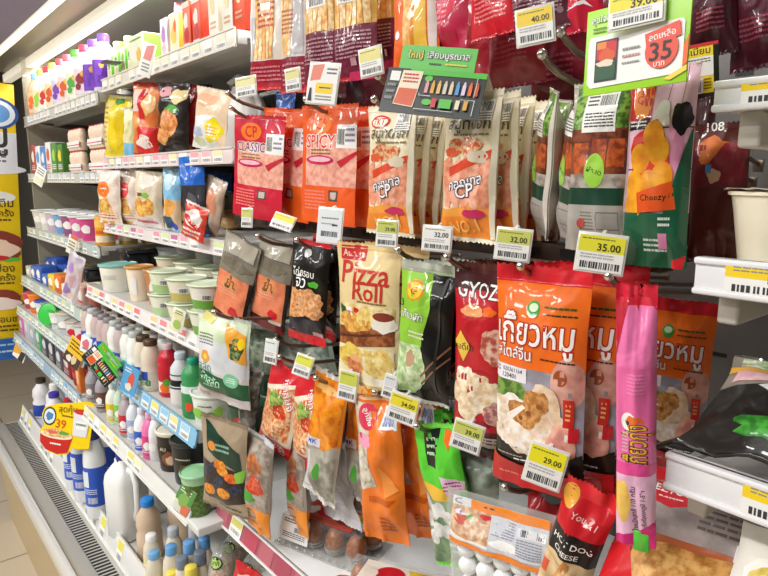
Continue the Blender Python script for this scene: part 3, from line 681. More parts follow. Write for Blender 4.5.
behind(s1, 5, .027, .002, lambda k: 'cream sausage pack, %s back behind the front pack of the left sausage hook' % ORD[k+1], seed=5, rotj=.16)
s2 = saus('cream sausage pack at the front of the right sausage hook', (444, 90, 503, 243), .58, .08, .06, 42)
behind(s2, 4, .032, .002, lambda k: 'cream sausage pack, %s back behind the front pack of the right sausage hook' % ORD[k+1], seed=9, rotj=.2)
# carrot and herb packs
CAR = food('#c8622e', '#8e3a1c', 26); LEAF = food('#8ab04a', '#3f6a24', 60)
def veg_items():
    it = [('r', -.42, .02, .44, .3, LEAF), ('r', -.5, .28, .46, .56, food('#8a4a30', '#5a2a1c', 24)), ('r', -.36, .36, -.1, .54, CAR), ('r', -.06, .34, .18, .52, CAR), ('r', .2, .34, .42, .5, CAR), ('r', -.5, .54, .46, .66, food('#b8b0a4', '#8a8078', 20)),
      ('r', -.24, .07, .28, .3, 'white'), ('bar', .0, .09, .26, .15, 'ink'), ('lines', -.2, .09, -.02, .16, 3, '#555'), ('lines', -.2, .19, .26, .28, 5, '#444'), ('e', .02, .52, .16, .1, 'lgreen'), ('t', 'ผักสด', .02, .52, .24, 'dgreen', None, .3),
      ('r', -.5, .62, .46, .72, '#17402e'), ('r', -.5, .72, .46, 1, '#aaa49c'), ('lines', -.2, .76, .05, .96, 10, '#77716a'), ('r', .1, .76, .4, .765, '#666'), ('r', .1, .86, .4, .865, '#666'), ('r', .1, .95, .4, .955, '#666'), ('r', .1, .76, .105, .955, '#666'), ('r', .395, .76, .4, .955, '#666'), ('e', -.18, .83, .06, .03, '#c04a40'), ('r', .455, 0, .5, 1, '#dcd6cc')]
    return it
v1 = bagbox('carrot_pack', 'carrot pack with white barcode label facing front, below the green sign', 'vegetable pack', (574, 80, 638, 252), .575, .03, [(1, '#b8b0a2')], veg_items(), .1, .07, st=.03, sb=.02, seal='#cfc8bc', seed=43, narrow=.03, group='carrot packs below the green sign')
dup(v1, v1.location+Vector((-.035, .02, 0)), 'carrot pack turned edge-on, just left of the front carrot pack', (0, .2, -.75))
dup(v1, v1.location+Vector((-.088, .04, .004)), 'carrot pack turned edge-on, leftmost of the carrot packs', (0, .22, -.8))
dup(v1, v1.location+Vector((.02, .055, -.004)), 'carrot pack hidden behind the front carrot pack', (0, .02, .1))
dup(v1, v1.location+Vector((-.115, .095, .0)), 'crumpled pale pack at the left behind the edge-on carrot packs', (0, .14, -.6))
# round sausage pack, pink plaid
BALL = food('#f0a828', '#e08a1c', 14)
it = [('r', -.5, 0, .5, .72, '#f3c6dc'), ('r', -.5, .3, .5, .306, '#3a2a30'), ('r', .12, .02, .126, .6, '#3a2a30'), ('r', -.5, .5, .5, .506, '#3a2a30'), ('r', .34, .0, .346, .6, '#3a2a30'), ('r', .2, .3, .4, .6, '#ee9cc4'), ('r', -.5, 0, -.08, .26, '#c8202c'), ('e', -.24, .16, .16, .1, '#f08a1e'), ('t', 'CP', -.24, .16, .2, 'red'),
      ('b', .36, .26, .13, .08, '#1c1618'), ('b', .08, .24, .12, .07, '#f4ece8'), ('p', [(-.46, .27), (-.1, .25), (-.1, .29), (-.46, .31)], 'black'), ('lines', -.42, .265, -.14, .3, 2, 'white'), ('b', -.08, .47, .3, .2, '#d8301e')]
for u, v in ((-.22, .45), (.06, .41), (-.02, .34), (-.3, .58), (-.06, .58), (.14, .54), (-.3, .68)): it.append(('e', u, v, .16, .075, BALL))
it += [('r', -.5, .72, .5, 1, '#175a3c'), ('p', [(.2, .72), (.5, .3), (.5, .72)], '#175a3c'), ('p', [(-.24, .62), (.3, .56), (.36, .7), (-.2, .72)], '#e2561e'), ('t', 'Cheezy', .04, .645, .4, 'black', 'orange', -.05), ('lines', -.1, .85, .25, .93, 3, '#cfe0d0'), ('r', .14, .82, .26, .9, '#d88ab0'), ('lines', .14, .74, .3, .8, 2, '#e8f0e8'), ('p', [(.3, .96), (.5, .93), (.46, 1), (.3, 1)], 'red')]
bagbox('cheese_sausage_pack', 'pink checked and green pack of round golden sausages', 'sausage pack', (631, 66, 700, 268), .58, .03, [(.72, '#f3c6dc'), (1, '#175a3c')], glint(it, 8, 5), .15, .07, st=.02, sb=.02, seal='#175a3c', seed=44, wr=.0025)
P = at(692, 74, .60); s = size_at(P, 1)/1.05
t = thing('hanging_label', 'black-edged yellow and white label with barcode above the pink checked pack', 'label', P, (-.05, -.1, .35), )
q = MB(); q.box(-25*s, 0, -26*s, 25*s, .001, 26*s, plastic('#1c2018', .3), .0005); q.build('backing', t)
it = [('r', -.4, -.0, .4, .92, '#f2d42a'), ('t', 'พรีเมียม', .05, .08, .6, '#3a2a10'), ('r', -.22, .2, .4, .58, 'white'), ('lines', -.18, .24, .36, .34, 2, '#444'), ('r', -.2, .62, .2, .92, 'white'), ('bar', -.17, .7, .17, .9, 'ink'), ('lines', .22, .64, .36, .88, 4, '#6a5a10'), ('r', -.5, -.06, .5, 0, 'red')]
printed('printed_front', it, 50*s, 52*s, lambda u, v, e: (u*50*s, -.0004-e, 26*s-v*52*s), t, 0, default=lambda c: paper(c, .3))
it = glint([('r', -.46, .14, .46, .46, '#74202a'), ('b', -.1, .2, .3, .1, '#c86a2a'), ('t', '108', -.1, .03, .3, 'white'), ('b', .2, .3, .3, .14, '#8a1c2c'), ('b', -.05, .38, .12, .05, '#d8b890'), ('r', -.2, .3, -.1, .36, 'skyblue')], 8, 7, '#d8a8a0')
bagbox('meat_snack_pack', 'dim red brown pack hanging behind the cream cup', 'meat pack', (692, 122, 752, 262), .72, .03, [(1, '#5a2018')], it, .2, .05, seed=45, seal='#5a2018')
bagbox('meat_snack_pack', 'dark red pack deep behind the dim brown pack, beside the back panel', 'meat pack', (660, 90, 715, 262), .84, .03, [(1, '#3a1214')], [], .2, .0, seed=46, seal='#3a1214')

# ------------------------------------------------------------------ third row
# salmon coloured salad packs with clear tops
def salad(label, box, Y, yaw, roll, seed):
    it = [('r', -.42, .42, .44, .88, food('#ef8f68', '#e6825a', 12)), ('t', 'ยำ', -.02, .5, .3, '#6a4a20', '#d8b070'), ('e', -.02, .5, .22, .05, '#e0aa70'), ('e', -.02, .5, .2, .043, '#e8905c'), ('t', 'ยำ', -.02, .5, .22, '#6a4a20'), ('lines', -.3, .6, .2, .66, 2, '#f2b090'), ('b', .2, .8, .13, .05, 'red'), ('r', .1, .86, .42, .9, '#f4e6e0'), ('r', -.5, .9, .5, 1, '#6e1c1c'), ('r', .44, .42, .5, .95, '#1c1614'), ('r', -.46, .03, .44, .2, '#a8a090'), ('b', .0, .3, .4, .06, '#7a7260')]
    return bagbox('salad_pack', label, 'salad pack', box, Y, .02, [(.25, clear('#b8b0a0', .35)), (.42, '#8a8474'), (1, '#2a1c18')], it, yaw, roll, seed=seed, st=.03, sb=.02, seal='#7a7060', wr=.002, narrow=.03)
salad('salmon-coloured salad pack swinging left below the red ham', (226, 238, 262, 332), .60, .25, .26, 51)
salad('salmon-coloured salad pack, darker and behind the swinging one', (260, 240, 296, 332), .635, .25, .16, 52)
NUG = food('#eab078', '#c87e48', 40)
def nug_items():
    it = []
    rr = random.Random(3)
    for i in range(13): it.append(('b', -.3+.2*(i % 4)+rr.uniform(-.04, .04), .52+.075*(i//4)+rr.uniform(-.02, .02), .15, .06, (NUG, food('#f2c090', '#d89258', 40))[i % 2]))
    it += [('t', 'ไก่กรอบ', -.05, .3, .6, 'white'), ('t', 'จิ๋ว', -.1, .38, .3, 'white'), ('p', [(-.46, .76), (.46, .72), (.46, .9), (-.46, .9)], '#20222e'), ('r', .2, .86, .46, .9, '#c8a0a0'), ('b', .24, .4, .12, .03, 'sgreen'), ('e', 0, .12, .1, .04, '#c9c4c0')]
    return glint(it, 6, 12, '#cfc8c4')
n1 = bagbox('nugget_pack', 'black nugget pack with golden pieces and red bottom', 'nugget pack', (293, 240, 331, 344), .60, .028, [(.9, 'black'), (1, 'red')], nug_items(), .25, .06, seed=53, seal='red', st=.05, sb=.06, wr=.003)
dup(n1, n1.location+Vector((-.02, .045, .0)), 'black nugget pack tucked behind the front one', (0, .12, .0))
dup(n1, n1.location+Vector((.03, .09, -.003)), 'black nugget pack at the rear of its hook, left of the pizza rolls', (0, -.04, .3))
# pizza roll
PST = food('#e8b45a', '#c88838', 30); PIZ = food('#f0dc90', '#e4c068', 30)
it = [('r', -.42, .02, -.02, .12, '#c8282a'), ('t', 'Aurora', -.22, .075, .34, '#f6e0c8'), ('t', 'Pizza', .0, .2, .78, '#c8352a', None, 0, .95), ('t', 'Roll', .06, .32, .48, '#c8352a', None, 0, .95), ('lines', -.1, .385, .36, .41, 1, '#8a6a40'),
      ('r', -.46, .41, .46, .63, food('#f2e2b0', '#e0c070', 20)), ('p', [(-.46, .58), (.46, .53), (.46, .66), (-.46, .72)], food('#a8643a', '#7e4222', 24)), ('p', [(-.46, .64), (.3, .585), (.3, .6), (-.46, .66)], '#5a2c18'), ('p', [(-.42, .42), (-.3, .44), (-.28, .5), (-.4, .53)], 'dgreen'), ('p', [(-.27, .44), (-.18, .43), (-.16, .5), (-.26, .51)], 'white'), ('p', [(-.15, .43), (-.06, .44), (-.04, .5), (-.14, .49)], 'red'),
      ('b', -.14, .53, .3, .07, PST), ('b', .06, .49, .16, .055, PIZ), ('b', .32, .51, .16, .075, '#f2ece0'), ('e', .32, .47, .14, .03, '#8a3a2a'), ('r', -.46, .70, .46, .97, '#f2e6c0'), ('b', .2, .8, .27, .11, PIZ), ('b', -.2, .78, .24, .1, food('#e8d060', '#d8b048', 24)), ('b', -.16, .84, .16, .07, food('#e89858', '#d07038', 30)), ('b', -.1, .78, .1, .03, '#f0b078'), ('b', .3, .93, .2, .03, '#f4ecdc')]
p1_ = bagbox('pizza_roll_pack', 'beige pizza roll pack with red lettering and bread pictures', 'snack pack', (337, 243, 400, 388), .565, .026, [(.4, '#e8d09a'), (1, '#e8d6a8')], glint(it, 5, 3), .2, .0, seed=54, seal='#e4c98c', st=.05, sb=.05)
dup(p1_, p1_.location+Vector((.004, .05, -.004)), 'pizza roll pack hidden behind the front one', (0, .03, .2))
# green dumpling packs
DUM = food('#dcebc0', '#a8c88a', 24)
it = [('r', -.5, .08, .06, .58, '#8ec63a'), ('p', [(-.5, .08), (.06, .08), (.16, .3), (.02, .6), (-.5, .58)], '#92cc3a'), ('e', -.16, .2, .15, .075, '#f08a1e'), ('e', -.16, .2, .12, .058, '#f6d22a'), ('t', 'G', -.16, .2, .1, 'red'), ('t', 'เกี๊ยวผัก', -.18, .37, .46, 'white', '#3a5a10'), ('lines', -.2, .48, .1, .54, 2, '#e8f0c8'), ('t', '3', -.4, .3, .06, '#3a5a10'),
      ('b', -.2, .70, .34, .14, DUM), ('b', -.26, .86, .3, .1, food('#c8dca8', '#8eb070', 24)), ('b', -.02, .8, .16, .08, food('#e6f0d0', '#b8d098', 24)), ('b', -.14, .68, .08, .06, '#c8a080'), ('p', [(.06, .78), (.5, .54), (.5, .56), (.06, .8)], '#8a6248'), ('p', [(.06, .84), (.5, .62), (.5, .635), (.06, .86)], '#8a6248'), ('r', .3, .1, .34, .9, '#2e2a26')]
g1 = bagbox('green_dumpling_pack', 'black pack with bright green label of vegetable dumplings', 'dumpling pack', (402, 262, 458, 404), .575, .03, [(.08, clear('#c8d0c0', .4)), (1, '#14120f')], it, .2, .08, seed=55, seal='#b8bcae', st=.06, sb=.03, wr=.004)
behind(g1, 2, .04, .002, lambda k: ['', 'black dumpling pack just behind the green labelled one', 'black dumpling pack furthest back on the green label hook'][k], seed=2)
# gyoza
GYO = food('#f4e6cc', '#e2c49a', 30)
it = [('r', -.5, .03, .5, .14, '#4a1c1e'), ('t', 'GYOZA', .04, .14, .92, 'white', 'black', 0, 1.2), ('b', -.1, .24, .2, .03, '#f2a060'), ('b', .2, .235, .12, .025, 'orange'), ('p', [(-.42, .4), (-.28, .34), (-.1, .42), (-.24, .5)], '#f2c84a'), ('t', 'พอดีคำ', -.24, .42, .4, '#3a1c10', None), ('b', .3, .4, .2, .09, food('#e8c0a8', '#b85a4a', 30)),
      ('e', .05, .68, .52, .14, '#8a1420'), ('e', .05, .66, .5, .13, '#b01c28')]
for u, v in ((-.2, .58), (.06, .6), (-.3, .66), (.02, .7), (.3, .64), (.34, .72), (-.12, .74)): it.append(('b', u, v, .2, .06, (GYO, food('#f8eedc', '#e6d0a8', 30))[int(v*100) % 2]))
it += [('b', .34, .74, .16, .06, food('#d8a898', '#a8686a', 60)), ('r', -.46, .87, .46, .93, '#c8b8b0'), ('lines', -.42, .88, .42, .92, 2, '#5a4040'), ('r', -.5, .93, .5, .97, 'black')]
gz = bagbox('gyoza_pack', 'red gyoza pack with plate of dumplings left of the wonton packs', 'dumpling pack', (455, 262, 512, 458), .59, .03, [(.1, '#4a1c1e'), (.84, '#c01c26'), (1, '#5a1418')], it, .18, .03, seed=56, seal='#5a2420', st=.07, sb=.03)
behind(gz, 2, .04, .002, lambda k: ['', 'gyoza pack directly behind the front gyoza pack', 'gyoza pack furthest back on its hook'][k], seed=4)
# wonton
WON = food('#f6efe6', '#ead2b8', 26); WONT = food('#d8a060', '#b87838', 40)
def wonton_items():
    it = [('r', -.5, .08, .5, .44, '#f2701c'), ('r', -.5, .44, .5, .78, food('#b6b2c8', '#98949c', 8)), ('p', [(-.5, .49), (-.2, .47), (.0, .57), (-.3, .62), (-.5, .6)], food('#7ea04a', '#4a7030', 30)), ('e', .36, .48, .16, .11, food('#e4b2a0', '#d8988a', 14)), ('e', .3, .455, .07, .035, '#a05028'),
      ('e', -.04, .185, .075, .036, '#3a9a2c'), ('e', -.04, .178, .05, .018, '#d8ecc8'), ('lines', .08, .165, .4, .185, 1, '#3a5a1c'), ('lines', .08, .195, .42, .21, 1, '#2a3a10'),
      ('t', 'เกี๊ยวหมู', -.02, .29, .86, 'white', '#b8281c', .0, 1.25), ('t', 'สไตล์จีน', -.24, .375, .44, 'white', '#b8281c', .0, 1.1), ('lines', .08, .385, .44, .4, 1, '#5a2a10'),
      ('r', -.5, .44, -.06, .505, '#eeeaf0'), ('t', '020361164', -.24, .458, .26, '#333'), ('t', '120401', -.28, .485, .17, '#333'), ('lines', -.48, .45, -.4, .48, 2, '#9a6a4a'),
      ('p', [(-.5, .76), (-.2, .8), (.2, .82), (.5, .78), (.5, .9), (-.5, .88)], '#191614'), ('b', -.02, .70, .4, .12, WON), ('b', -.28, .64, .22, .08, WON), ('b', .12, .6, .2, .1, food('#f4dcc0', '#e8c8a4', 26)), ('b', -.08, .64, .2, .06, WONT), ('b', .06, .58, .14, .06, WONT), ('p', [(-.3, .66), (-.1, .6), (-.06, .61), (-.26, .69)], '#f8eee2'), ('p', [(.16, .6), (.26, .66), (.3, .74), (.24, .68)], '#f6d8c8'), ('p', [(-.2, .74), (.1, .70), (.2, .75), (.06, .73)], '#f2d2c0'), ('e', -.02, .63, .03, .012, '#8a4a20'), ('e', .1, .59, .03, .012, '#9a5a28'), ('e', -.12, .66, .025, .01, '#8a4a20'), ('b', .04, .77, .26, .06, WON), *[('b', -.4+.105*i, .735+.035*math.sin(i*.52+.3), .085, .034, (WON, food('#fbf6f0', '#f0dccc', 26))[i % 2]) for i in range(8)], ('b', .32, .73, .14, .08, food('#f0b8a0', '#e0988a', 20)),
      ('r', .34, .54, .44, .66, '#d02a1e'), ('lines', .365, .56, .415, .64, 4, '#f2c070'), ('lines', -.2, .855, .36, .87, 1, 'white'), ('lines', -.4, .84, -.1, .85, 1, '#c8b0b0'), ('p', [(-.5, .86), (0, .9), (.5, .88), (.5, 1), (-.5, 1)], '#c21c22'), ('lines', -.4, .94, .0, .96, 1, '#e88070'), ('r', .4, .66, .48, .72, 'red')]
    return glint(it, 7, 21, '#fbe4d0')
w1 = bagbox('wonton_pack', 'orange pork wonton pack at the very front with white date label', 'wonton pack', (496, 265, 589, 492), .565, .034, [(.08, '#d8202c'), (.44, '#f2701c'), (.8, '#a8a4b0'), (.88, '#191614'), (1, '#c21c22')], wonton_items(), .12, .03, seed=57, seal='#d8202c', st=.075, sb=.04, wr=.0028, nu=14, nv=22)
dup(w1, w1.location+Vector((.022, .042, -.001)), 'orange wonton pack second from the front on its hook', (0, .02, .16))
dup(w1, w1.location+Vector((.018, .084, -.003)), 'orange wonton pack third from the front on its hook', (0, -.02, .1))
dup(w1, at(676, 298, .90), 'orange wonton pack hanging alone in shade before the slotted back panel', (0, .0, .15))
# pink shrimp wonton pack
it = [('p', [(-.5, .06), (-.1, .02), (.06, .1), (.1, .0), (.5, .1), (.5, .02), (-.5, 0)], '#d8243a'), ('p', [(-.5, .08), (-.16, .06), (-.5, .3)], '#c02036'), ('r', -.5, .3, .5, .64, '#ee6ca8'), ('e', -.1, .5, .2, .035, 'white'), ('p', [(-.2, .5), (-.1, .475), (.2, .48), (.3, .5), (.16, .497), (.02, .52), (-.1, .53)], '#e8702a'), ('e', -.13, .505, .045, .009, 'ink'), ('t', 'เกี๊ยวกุ้ง', .12, .585, 1.1, 'gold', 'black', -PI/2, 1.9), ('lines', -.28, .54, -.12, .62, 6, '#d8c0c0'), ('lines', -.14, .32, .3, .4, 6, '#f590c0'),
      ('r', -.5, .68, .5, 1, '#f3bfdc'), ('r', -.5, .655, .5, .7, '#ea4f98'), ('b', -.3, .81, .24, .09, food('#f6c860', '#ec9a3c', 10)), ('t', 'น้ำหนักสุทธิ 110 กรัม', .02, .845, 1.45, '#2a2a2a', None, -PI/2), ('t', 'ควรเก็บที่อุณหภูมิ 1-5 ํซ', .26, .85, 1.4, '#2a2a2a', None, -PI/2), ('p', [(-.5, .97), (.0, .95), (.5, .88), (.5, 1), (-.5, 1)], '#d02a7a')]
it = [i if i[0] != 't' else i for i in it]
pk = bagbox('pink_shrimp_wonton_pack', 'narrow pink shrimp wonton pack standing out in front', 'wonton pack', (616, 283, 657, 548), .525, .03, [(.08, '#d8243a'), (.66, '#f07ab0'), (1, '#f3bfdc')], it, .3, .01, seed=58, seal='#d8243a', seal_b='#d02a7a', st=.05, sb=.045, narrow=.02, rd=.35)
q = MB(); q.box(-.006, -.002, -.02, .008, .002, 0, film('sgreen'), .001); o = q.build('green_tab', pk); o.location = (.004, 0, at(636, 545, .525).z-pk.location.z+.012)

# ------------------------------------------------------------------ fourth row of the hanging bay
GRN = food('#dfe8cc', '#b4c89c', 20)
it = [('r', -.46, .06, .46, .3, food('#dfe9cf', '#c7d9b0', 4)), ('r', -.46, .3, .46, .66, food('#e2e2e6', '#d0d4d8', 3)), ('lines', -.4, .24, -.1, .38, 4, '#6a7a60'), ('b', -.26, .5, .1, .07, '#e8a030'), ('e', -.26, .5, .04, .03, '#f6d060'), ('p', [(-.5, .66), (.5, .72), (.5, .92), (-.5, .86)], '#155a36'), ('t', 'ผักสลัด', -.18, .75, .44, 'mint', None, .12), ('lines', -.3, .81, .0, .84, 1, '#8ac0a0'), ('t', 'สลัด', -.3, .62, .3, '#6a9a80'), ('e', .24, .7, .13, .08, '#7ac89a'), ('lines', .16, .67, .32, .74, 3, '#e0f4e8'),
      ('p', [(.1, .08), (.46, .18), (.48, .5), (.2, .44)], '#f0a83a'), ('b', .32, .34, .12, .12, food('#8a9a5a', '#40503a', 30)), ('e', .4, .27, .06, .06, 'yellow'), ('r', -.5, .9, .5, 1, '#d8d0cc'), ('lines', -.44, .92, -.2, .97, 3, '#554'), ('p', [(-.3, .0), (-.1, .06), (-.2, .14), (-.4, .08)], '#e8e08a')]
sg = bagbox('salad_leaf_bag', 'pale salad leaf bag with dark green band, hanging left', 'salad bag', (197, 314, 250, 400), .53, .03, [(.3, '#cfdcc0'), (.66, '#d0d2d4'), (1, '#d8d0cc')], it, .3, -.04, seed=61, seal=clear('#dfe6d8', .4), st=.05, sb=.02, wr=.003)
it = [('r', -.46, .1, .46, .5, food('#a8b8a0', '#6a7a68', 12)), ('r', -.46, .5, .46, .8, '#1f4a34'), ('lines', -.3, .56, .2, .7, 3, '#6a9a80'), ('r', -.46, .8, .46, .97, '#b8aca8')]
dup_src = bagbox('salad_leaf_bag', 'greyish green leaf bag with dark green band, behind the pale one', 'salad bag', (224, 324, 276, 412), .64, .03, [(.5, '#8a9a88'), (.8, '#1f4a34'), (1, '#b8aca8')], it, .3, -.1, seed=62, seal=clear('#dfe6d8', .4), st=.05, sb=.02, wr=.004)
it = [('r', -.45, .1, .45, .9, food('#a8b4a4', '#5f6c60', 9))]
bagbox('salad_leaf_bag', 'limp pale green bag hanging above the red packs', 'salad bag', (268, 322, 330, 372), .70, .03, [(1, '#8f9f90')], it, .2, -.2, seed=63, seal=clear('#dfe6d8', .4), wr=.006, st=.04, sb=.04)
it = glint([('b', -.1, .3, .2, .1, '#d8a868'), ('b', .1, .5, .3, .2, '#6e6a60'), ('b', 0, .75, .3, .1, '#a8a49a')], 12, 8, '#d8d6d0')
bagbox('crumpled_bag', 'crumpled grey bag hanging edge-on with twisted tail', 'vegetable pack', (242, 366, 264, 446), .565, .03, [(1, food('#8f8b82', '#57544c', 20))], it, .3, .1, seed=64, seal='#b8b6ae', wr=.007, st=.05, sb=.15, narrow=.3)
# red kimchi noodle packs
def redp():
    it = [('p', [(-.5, .3), (.5, .1), (.5, .84), (-.5, .92)], '#f0e6d0'), ('p', [(-.44, .34), (.42, .16), (.44, .8), (-.44, .86)], food('#e8c090', '#d86838', 30)), ('b', -.05, .38, .25, .09, food('#a8c060', '#6a9038', 40)), ('b', .0, .62, .3, .14, food('#f0c898', '#e08048', 40)), ('b', .1, .5, .2, .08, food('#d84a28', '#b82c18', 40)), ('t', 'ชุดต้ม', .2, .24, .5, 'white', 'red', 1.0), ('t', 'กิมจิ', .28, .33, .4, 'white', 'red', 1.0), ('r', -.5, .86, .5, 1, '#d2202a'), ('t', 'A2', .2, .915, .3, 'ink', 'white', .2)]
    return glint(it, 6, 5)
r1 = bagbox('red_noodle_pack', 'red and white noodle pack, left of the two under the bent tag', 'noodle pack', (274, 366, 303, 458), .58, .026, [(.28, '#d2202a'), (.86, '#e8dcc8'), (1, '#d2202a')], redp(), .2, .22, seed=65, seal='#d2202a', wk=1.15, st=.05)
dup(r1, r1.location+Vector((.062, .01, -.004)), 'red and white noodle pack, right of the two under the bent tag', (0, .1, .1))
# amber bag with clear bottom
AMB = food('#f29a1e', '#dd7212', 14)
it = [('r', -.46, .06, .46, .48, AMB), ('p', [(-.46, .48), (.46, .48), (.1, .58), (-.46, .55)], AMB), ('b', -.05, .12, .3, .03, '#f6c070'), ('r', -.4, .5, -.02, .57, '#e8e4f0'), ('t', 'MK', -.2, .53, .2, 'blue'), ('r', -.46, .58, .46, .95, food('#b8b4a6', '#8f8b7e', 12)), ('b', .05, .74, .08, .06, 'green'), ('b', -.3, .7, .1, .04, 'red'), ('p', [(-.46, .62), (-.2, .6), (-.1, .95), (-.46, .95)], '#d8d8dc')]
am = bagbox('amber_soup_bag', 'amber topped bag with grey clear bottom, beside the red packs', 'soup bag', (316, 374, 350, 508), .575, .03, [(.5, '#ee8f1a'), (1, '#b0ac9e')], glint(it, 8, 6, '#fdf0d8'), .1, .16, seed=66, seal='#dcd8d0', wr=.005, st=.04, sb=.04, narrow=.1)
dup(am, am.location+Vector((.02, .045, .0)), 'amber topped bag tucked just behind the front amber bag', (0, .02, -.1))
# tag-like white leaflet below amber bag
it = [('b', -.25, .3, .14, .1, 'red'), ('lines', -.3, .5, .3, .8, 6, '#b8b8c0')]
bagbox('pale_soup_bag', 'pale grey bag with small red mark hanging under the amber bag', 'soup bag', (314, 438, 350, 514), .64, .02, [(1, '#c8c8ce')], it, -.2, -.3, seed=67, seal='#d8d8da', wr=.005, st=.1, sb=.12, narrow=.2)
# orange fish ball bags
FB = food('#e9e2d4', '#cfc4b0', 18)
def fbag():
    it = [('p', [(-.5, .05), (.0, .05), (-.12, .4), (.0, .6), (-.14, .66), (-.5, .64)], food('#dcd4c4', '#b8ae9c', 18)), ('p', [(-.1, .05), (.5, .05), (.5, 1), (-.34, 1), (-.3, .64), (.02, .6), (-.14, .36)], '#f07c24'), ('e', -.16, .14, .2, .09, '#e0405a'), ('t', 'ลูกชิ้น', -.16, .14, .3, 'white', None, 1.2), ('b', -.26, .3, .2, .05, '#f0a0b8'), ('b', -.3, .27, .06, .02, '#d02a4a'), ('r', .14, .06, .46, .2, 'white'), ('bar', .17, .08, .43, .18, 'blue')]
    for u, v in ((-.34, .38), (-.3, .48), (-.34, .57), (-.18, .44), (-.2, .54)): it.append(('e', u, v, .11, .04, FB))
    it += [('lines', .05, .8, .3, .92, 4, '#a84a10'), ('p', [(.1, .45), (.44, .6), (.2, .66)], '#f4984a'), ('p', [(-.2, .68), (.4, .66), (.3, .7), (-.2, .72)], '#c85a14')]
    return glint(it, 6, 2, '#fbe0c0')
o1 = bagbox('fish_ball_bag', 'orange and clear fish ball bag at the front below the orange tag', 'fish ball bag', (354, 396, 400, 536), .565, .032, [(1, '#ea7420')], fbag(), .2, -.08, seed=68, seal='#e8b890', seal_b='#f07c24', wr=.005, st=.03, sb=.05)
dup(o1, o1.location+Vector((.026, .05, -.002)), 'orange fish ball bag second back on its hook', (0, -.06, .25))
dup(o1, o1.location+Vector((.034, .1, .0)), 'orange fish ball bag third back on its hook', (0, -.1, .1))
dup(o1, o1.location+Vector((-.05, .075, -.004)), 'orange fish ball bag behind, between amber bag and front orange bag', (0, -.02, -.2))
# bright green bag
it = [('r', -.5, .05, .5, .4, '#5acb34'), ('p', [(-.3, .06), (.1, .04), (.0, .3), (-.2, .28)], '#101a14'), ('lines', -.2, .1, .0, .24, 3, '#b8d8b0'), ('p', [(-.5, .38), (.5, .44), (.3, .58), (-.2, .48)], '#e8b83a'), ('p', [(.1, .34), (.5, .38), (.46, .48), (.2, .46)], '#e8c0d8'), ('lines', .16, .38, .44, .45, 3, '#b02a7a'), ('b', .3, .1, .1, .06, 'orange'), ('r', -.5, .5, .4, .97, food('#8fae84', '#5f7e5a', 10)), ('p', [(.36, .45), (.5, .45), (.5, 1), (.3, 1)], '#4cbc3a'), ('lines', .0, .8, .34, .9, 2, '#eef')]
for u, v in ((-.3, .52), (-.14, .58), (-.32, .64), (.02, .56), (.16, .62), (-.12, .7), (.06, .72), (-.26, .76), (.2, .74)): it.append(('e', u, v, .12, .055, food('#e8e8e4', '#c8c8c6', 18)))
gb = bagbox('green_squid_ball_bag', 'bright green bag of grey white balls, tilted beside the vacuum pack', 'fish ball bag', (412, 422, 456, 560), .575, .03, [(.45, '#58c838'), (1, '#86a87c')], glint(it, 6, 12, '#eefbe8'), .1, -.22, seed=69, seal='#7ad84a', wr=.005, st=.04, sb=.04)
dup(gb, gb.location+Vector((-.006, .05, .0)), 'bright green bag directly behind the front green one', (0, -.12, .2))
bagbox('small_green_bag', 'small bright green bag corner peeking above the tilted green bag', 'fish ball bag', (432, 408, 452, 440), .63, .012, [(1, '#4cc83a')], [('e', 0, .5, .2, .2, '#a8e890')], .2, -.3, seed=70, seal='#4cc83a')
# vacuum pack of white balls
P0 = at(455, 478, .56); P1 = at(556, 478, .56); W = (P1.x-P0.x); Lh = at(505, 484, .56).z-at(505, 612, .56).z
fb = thing('fish_ball_vacuum_pack', 'clear vacuum pack of round white balls with orange edged label', 'fish ball pack', ((P0.x+P1.x)/2, .56, P0.z), (0, -.10, .15))
q = MB(); bb = .013
def vp(u, v, s):
    e = max(0, 1-(2*u)**6)**.5*sm01(v/.3)*sm01((1-v)/.08)
    return (W*u*1.05, -s*(.003+.018*e)+.0015*math.sin(19*u+8*v)*math.sin(15*v), -Lh*v)
us = [i/14-.5 for i in range(15)]; vs = [i/16 for i in range(17)]
q.surf(lambda u, v: vp(u, v, 1), us, vs, clear('#e8eae4', .07)); q.surf(lambda u, v: vp(u, v, -.3), us, vs, clear('#c8cac4', .5)); q.build('film', fb, 180)
r_ = W/12.6
for j in range(5):
    for i in range(5):
        q = MB(); q.blob((0, 0, 0), (r_*1.06, r_*.9, r_*1.02), plastic('#ffffff', .3), 14, .02); q.build('ball', fb, 180, ((i-2)*r_*2.12+rnd.uniform(-.001, .001), -.004, -Lh*.44-j*r_*2.02+rnd.uniform(-.001, .001)))
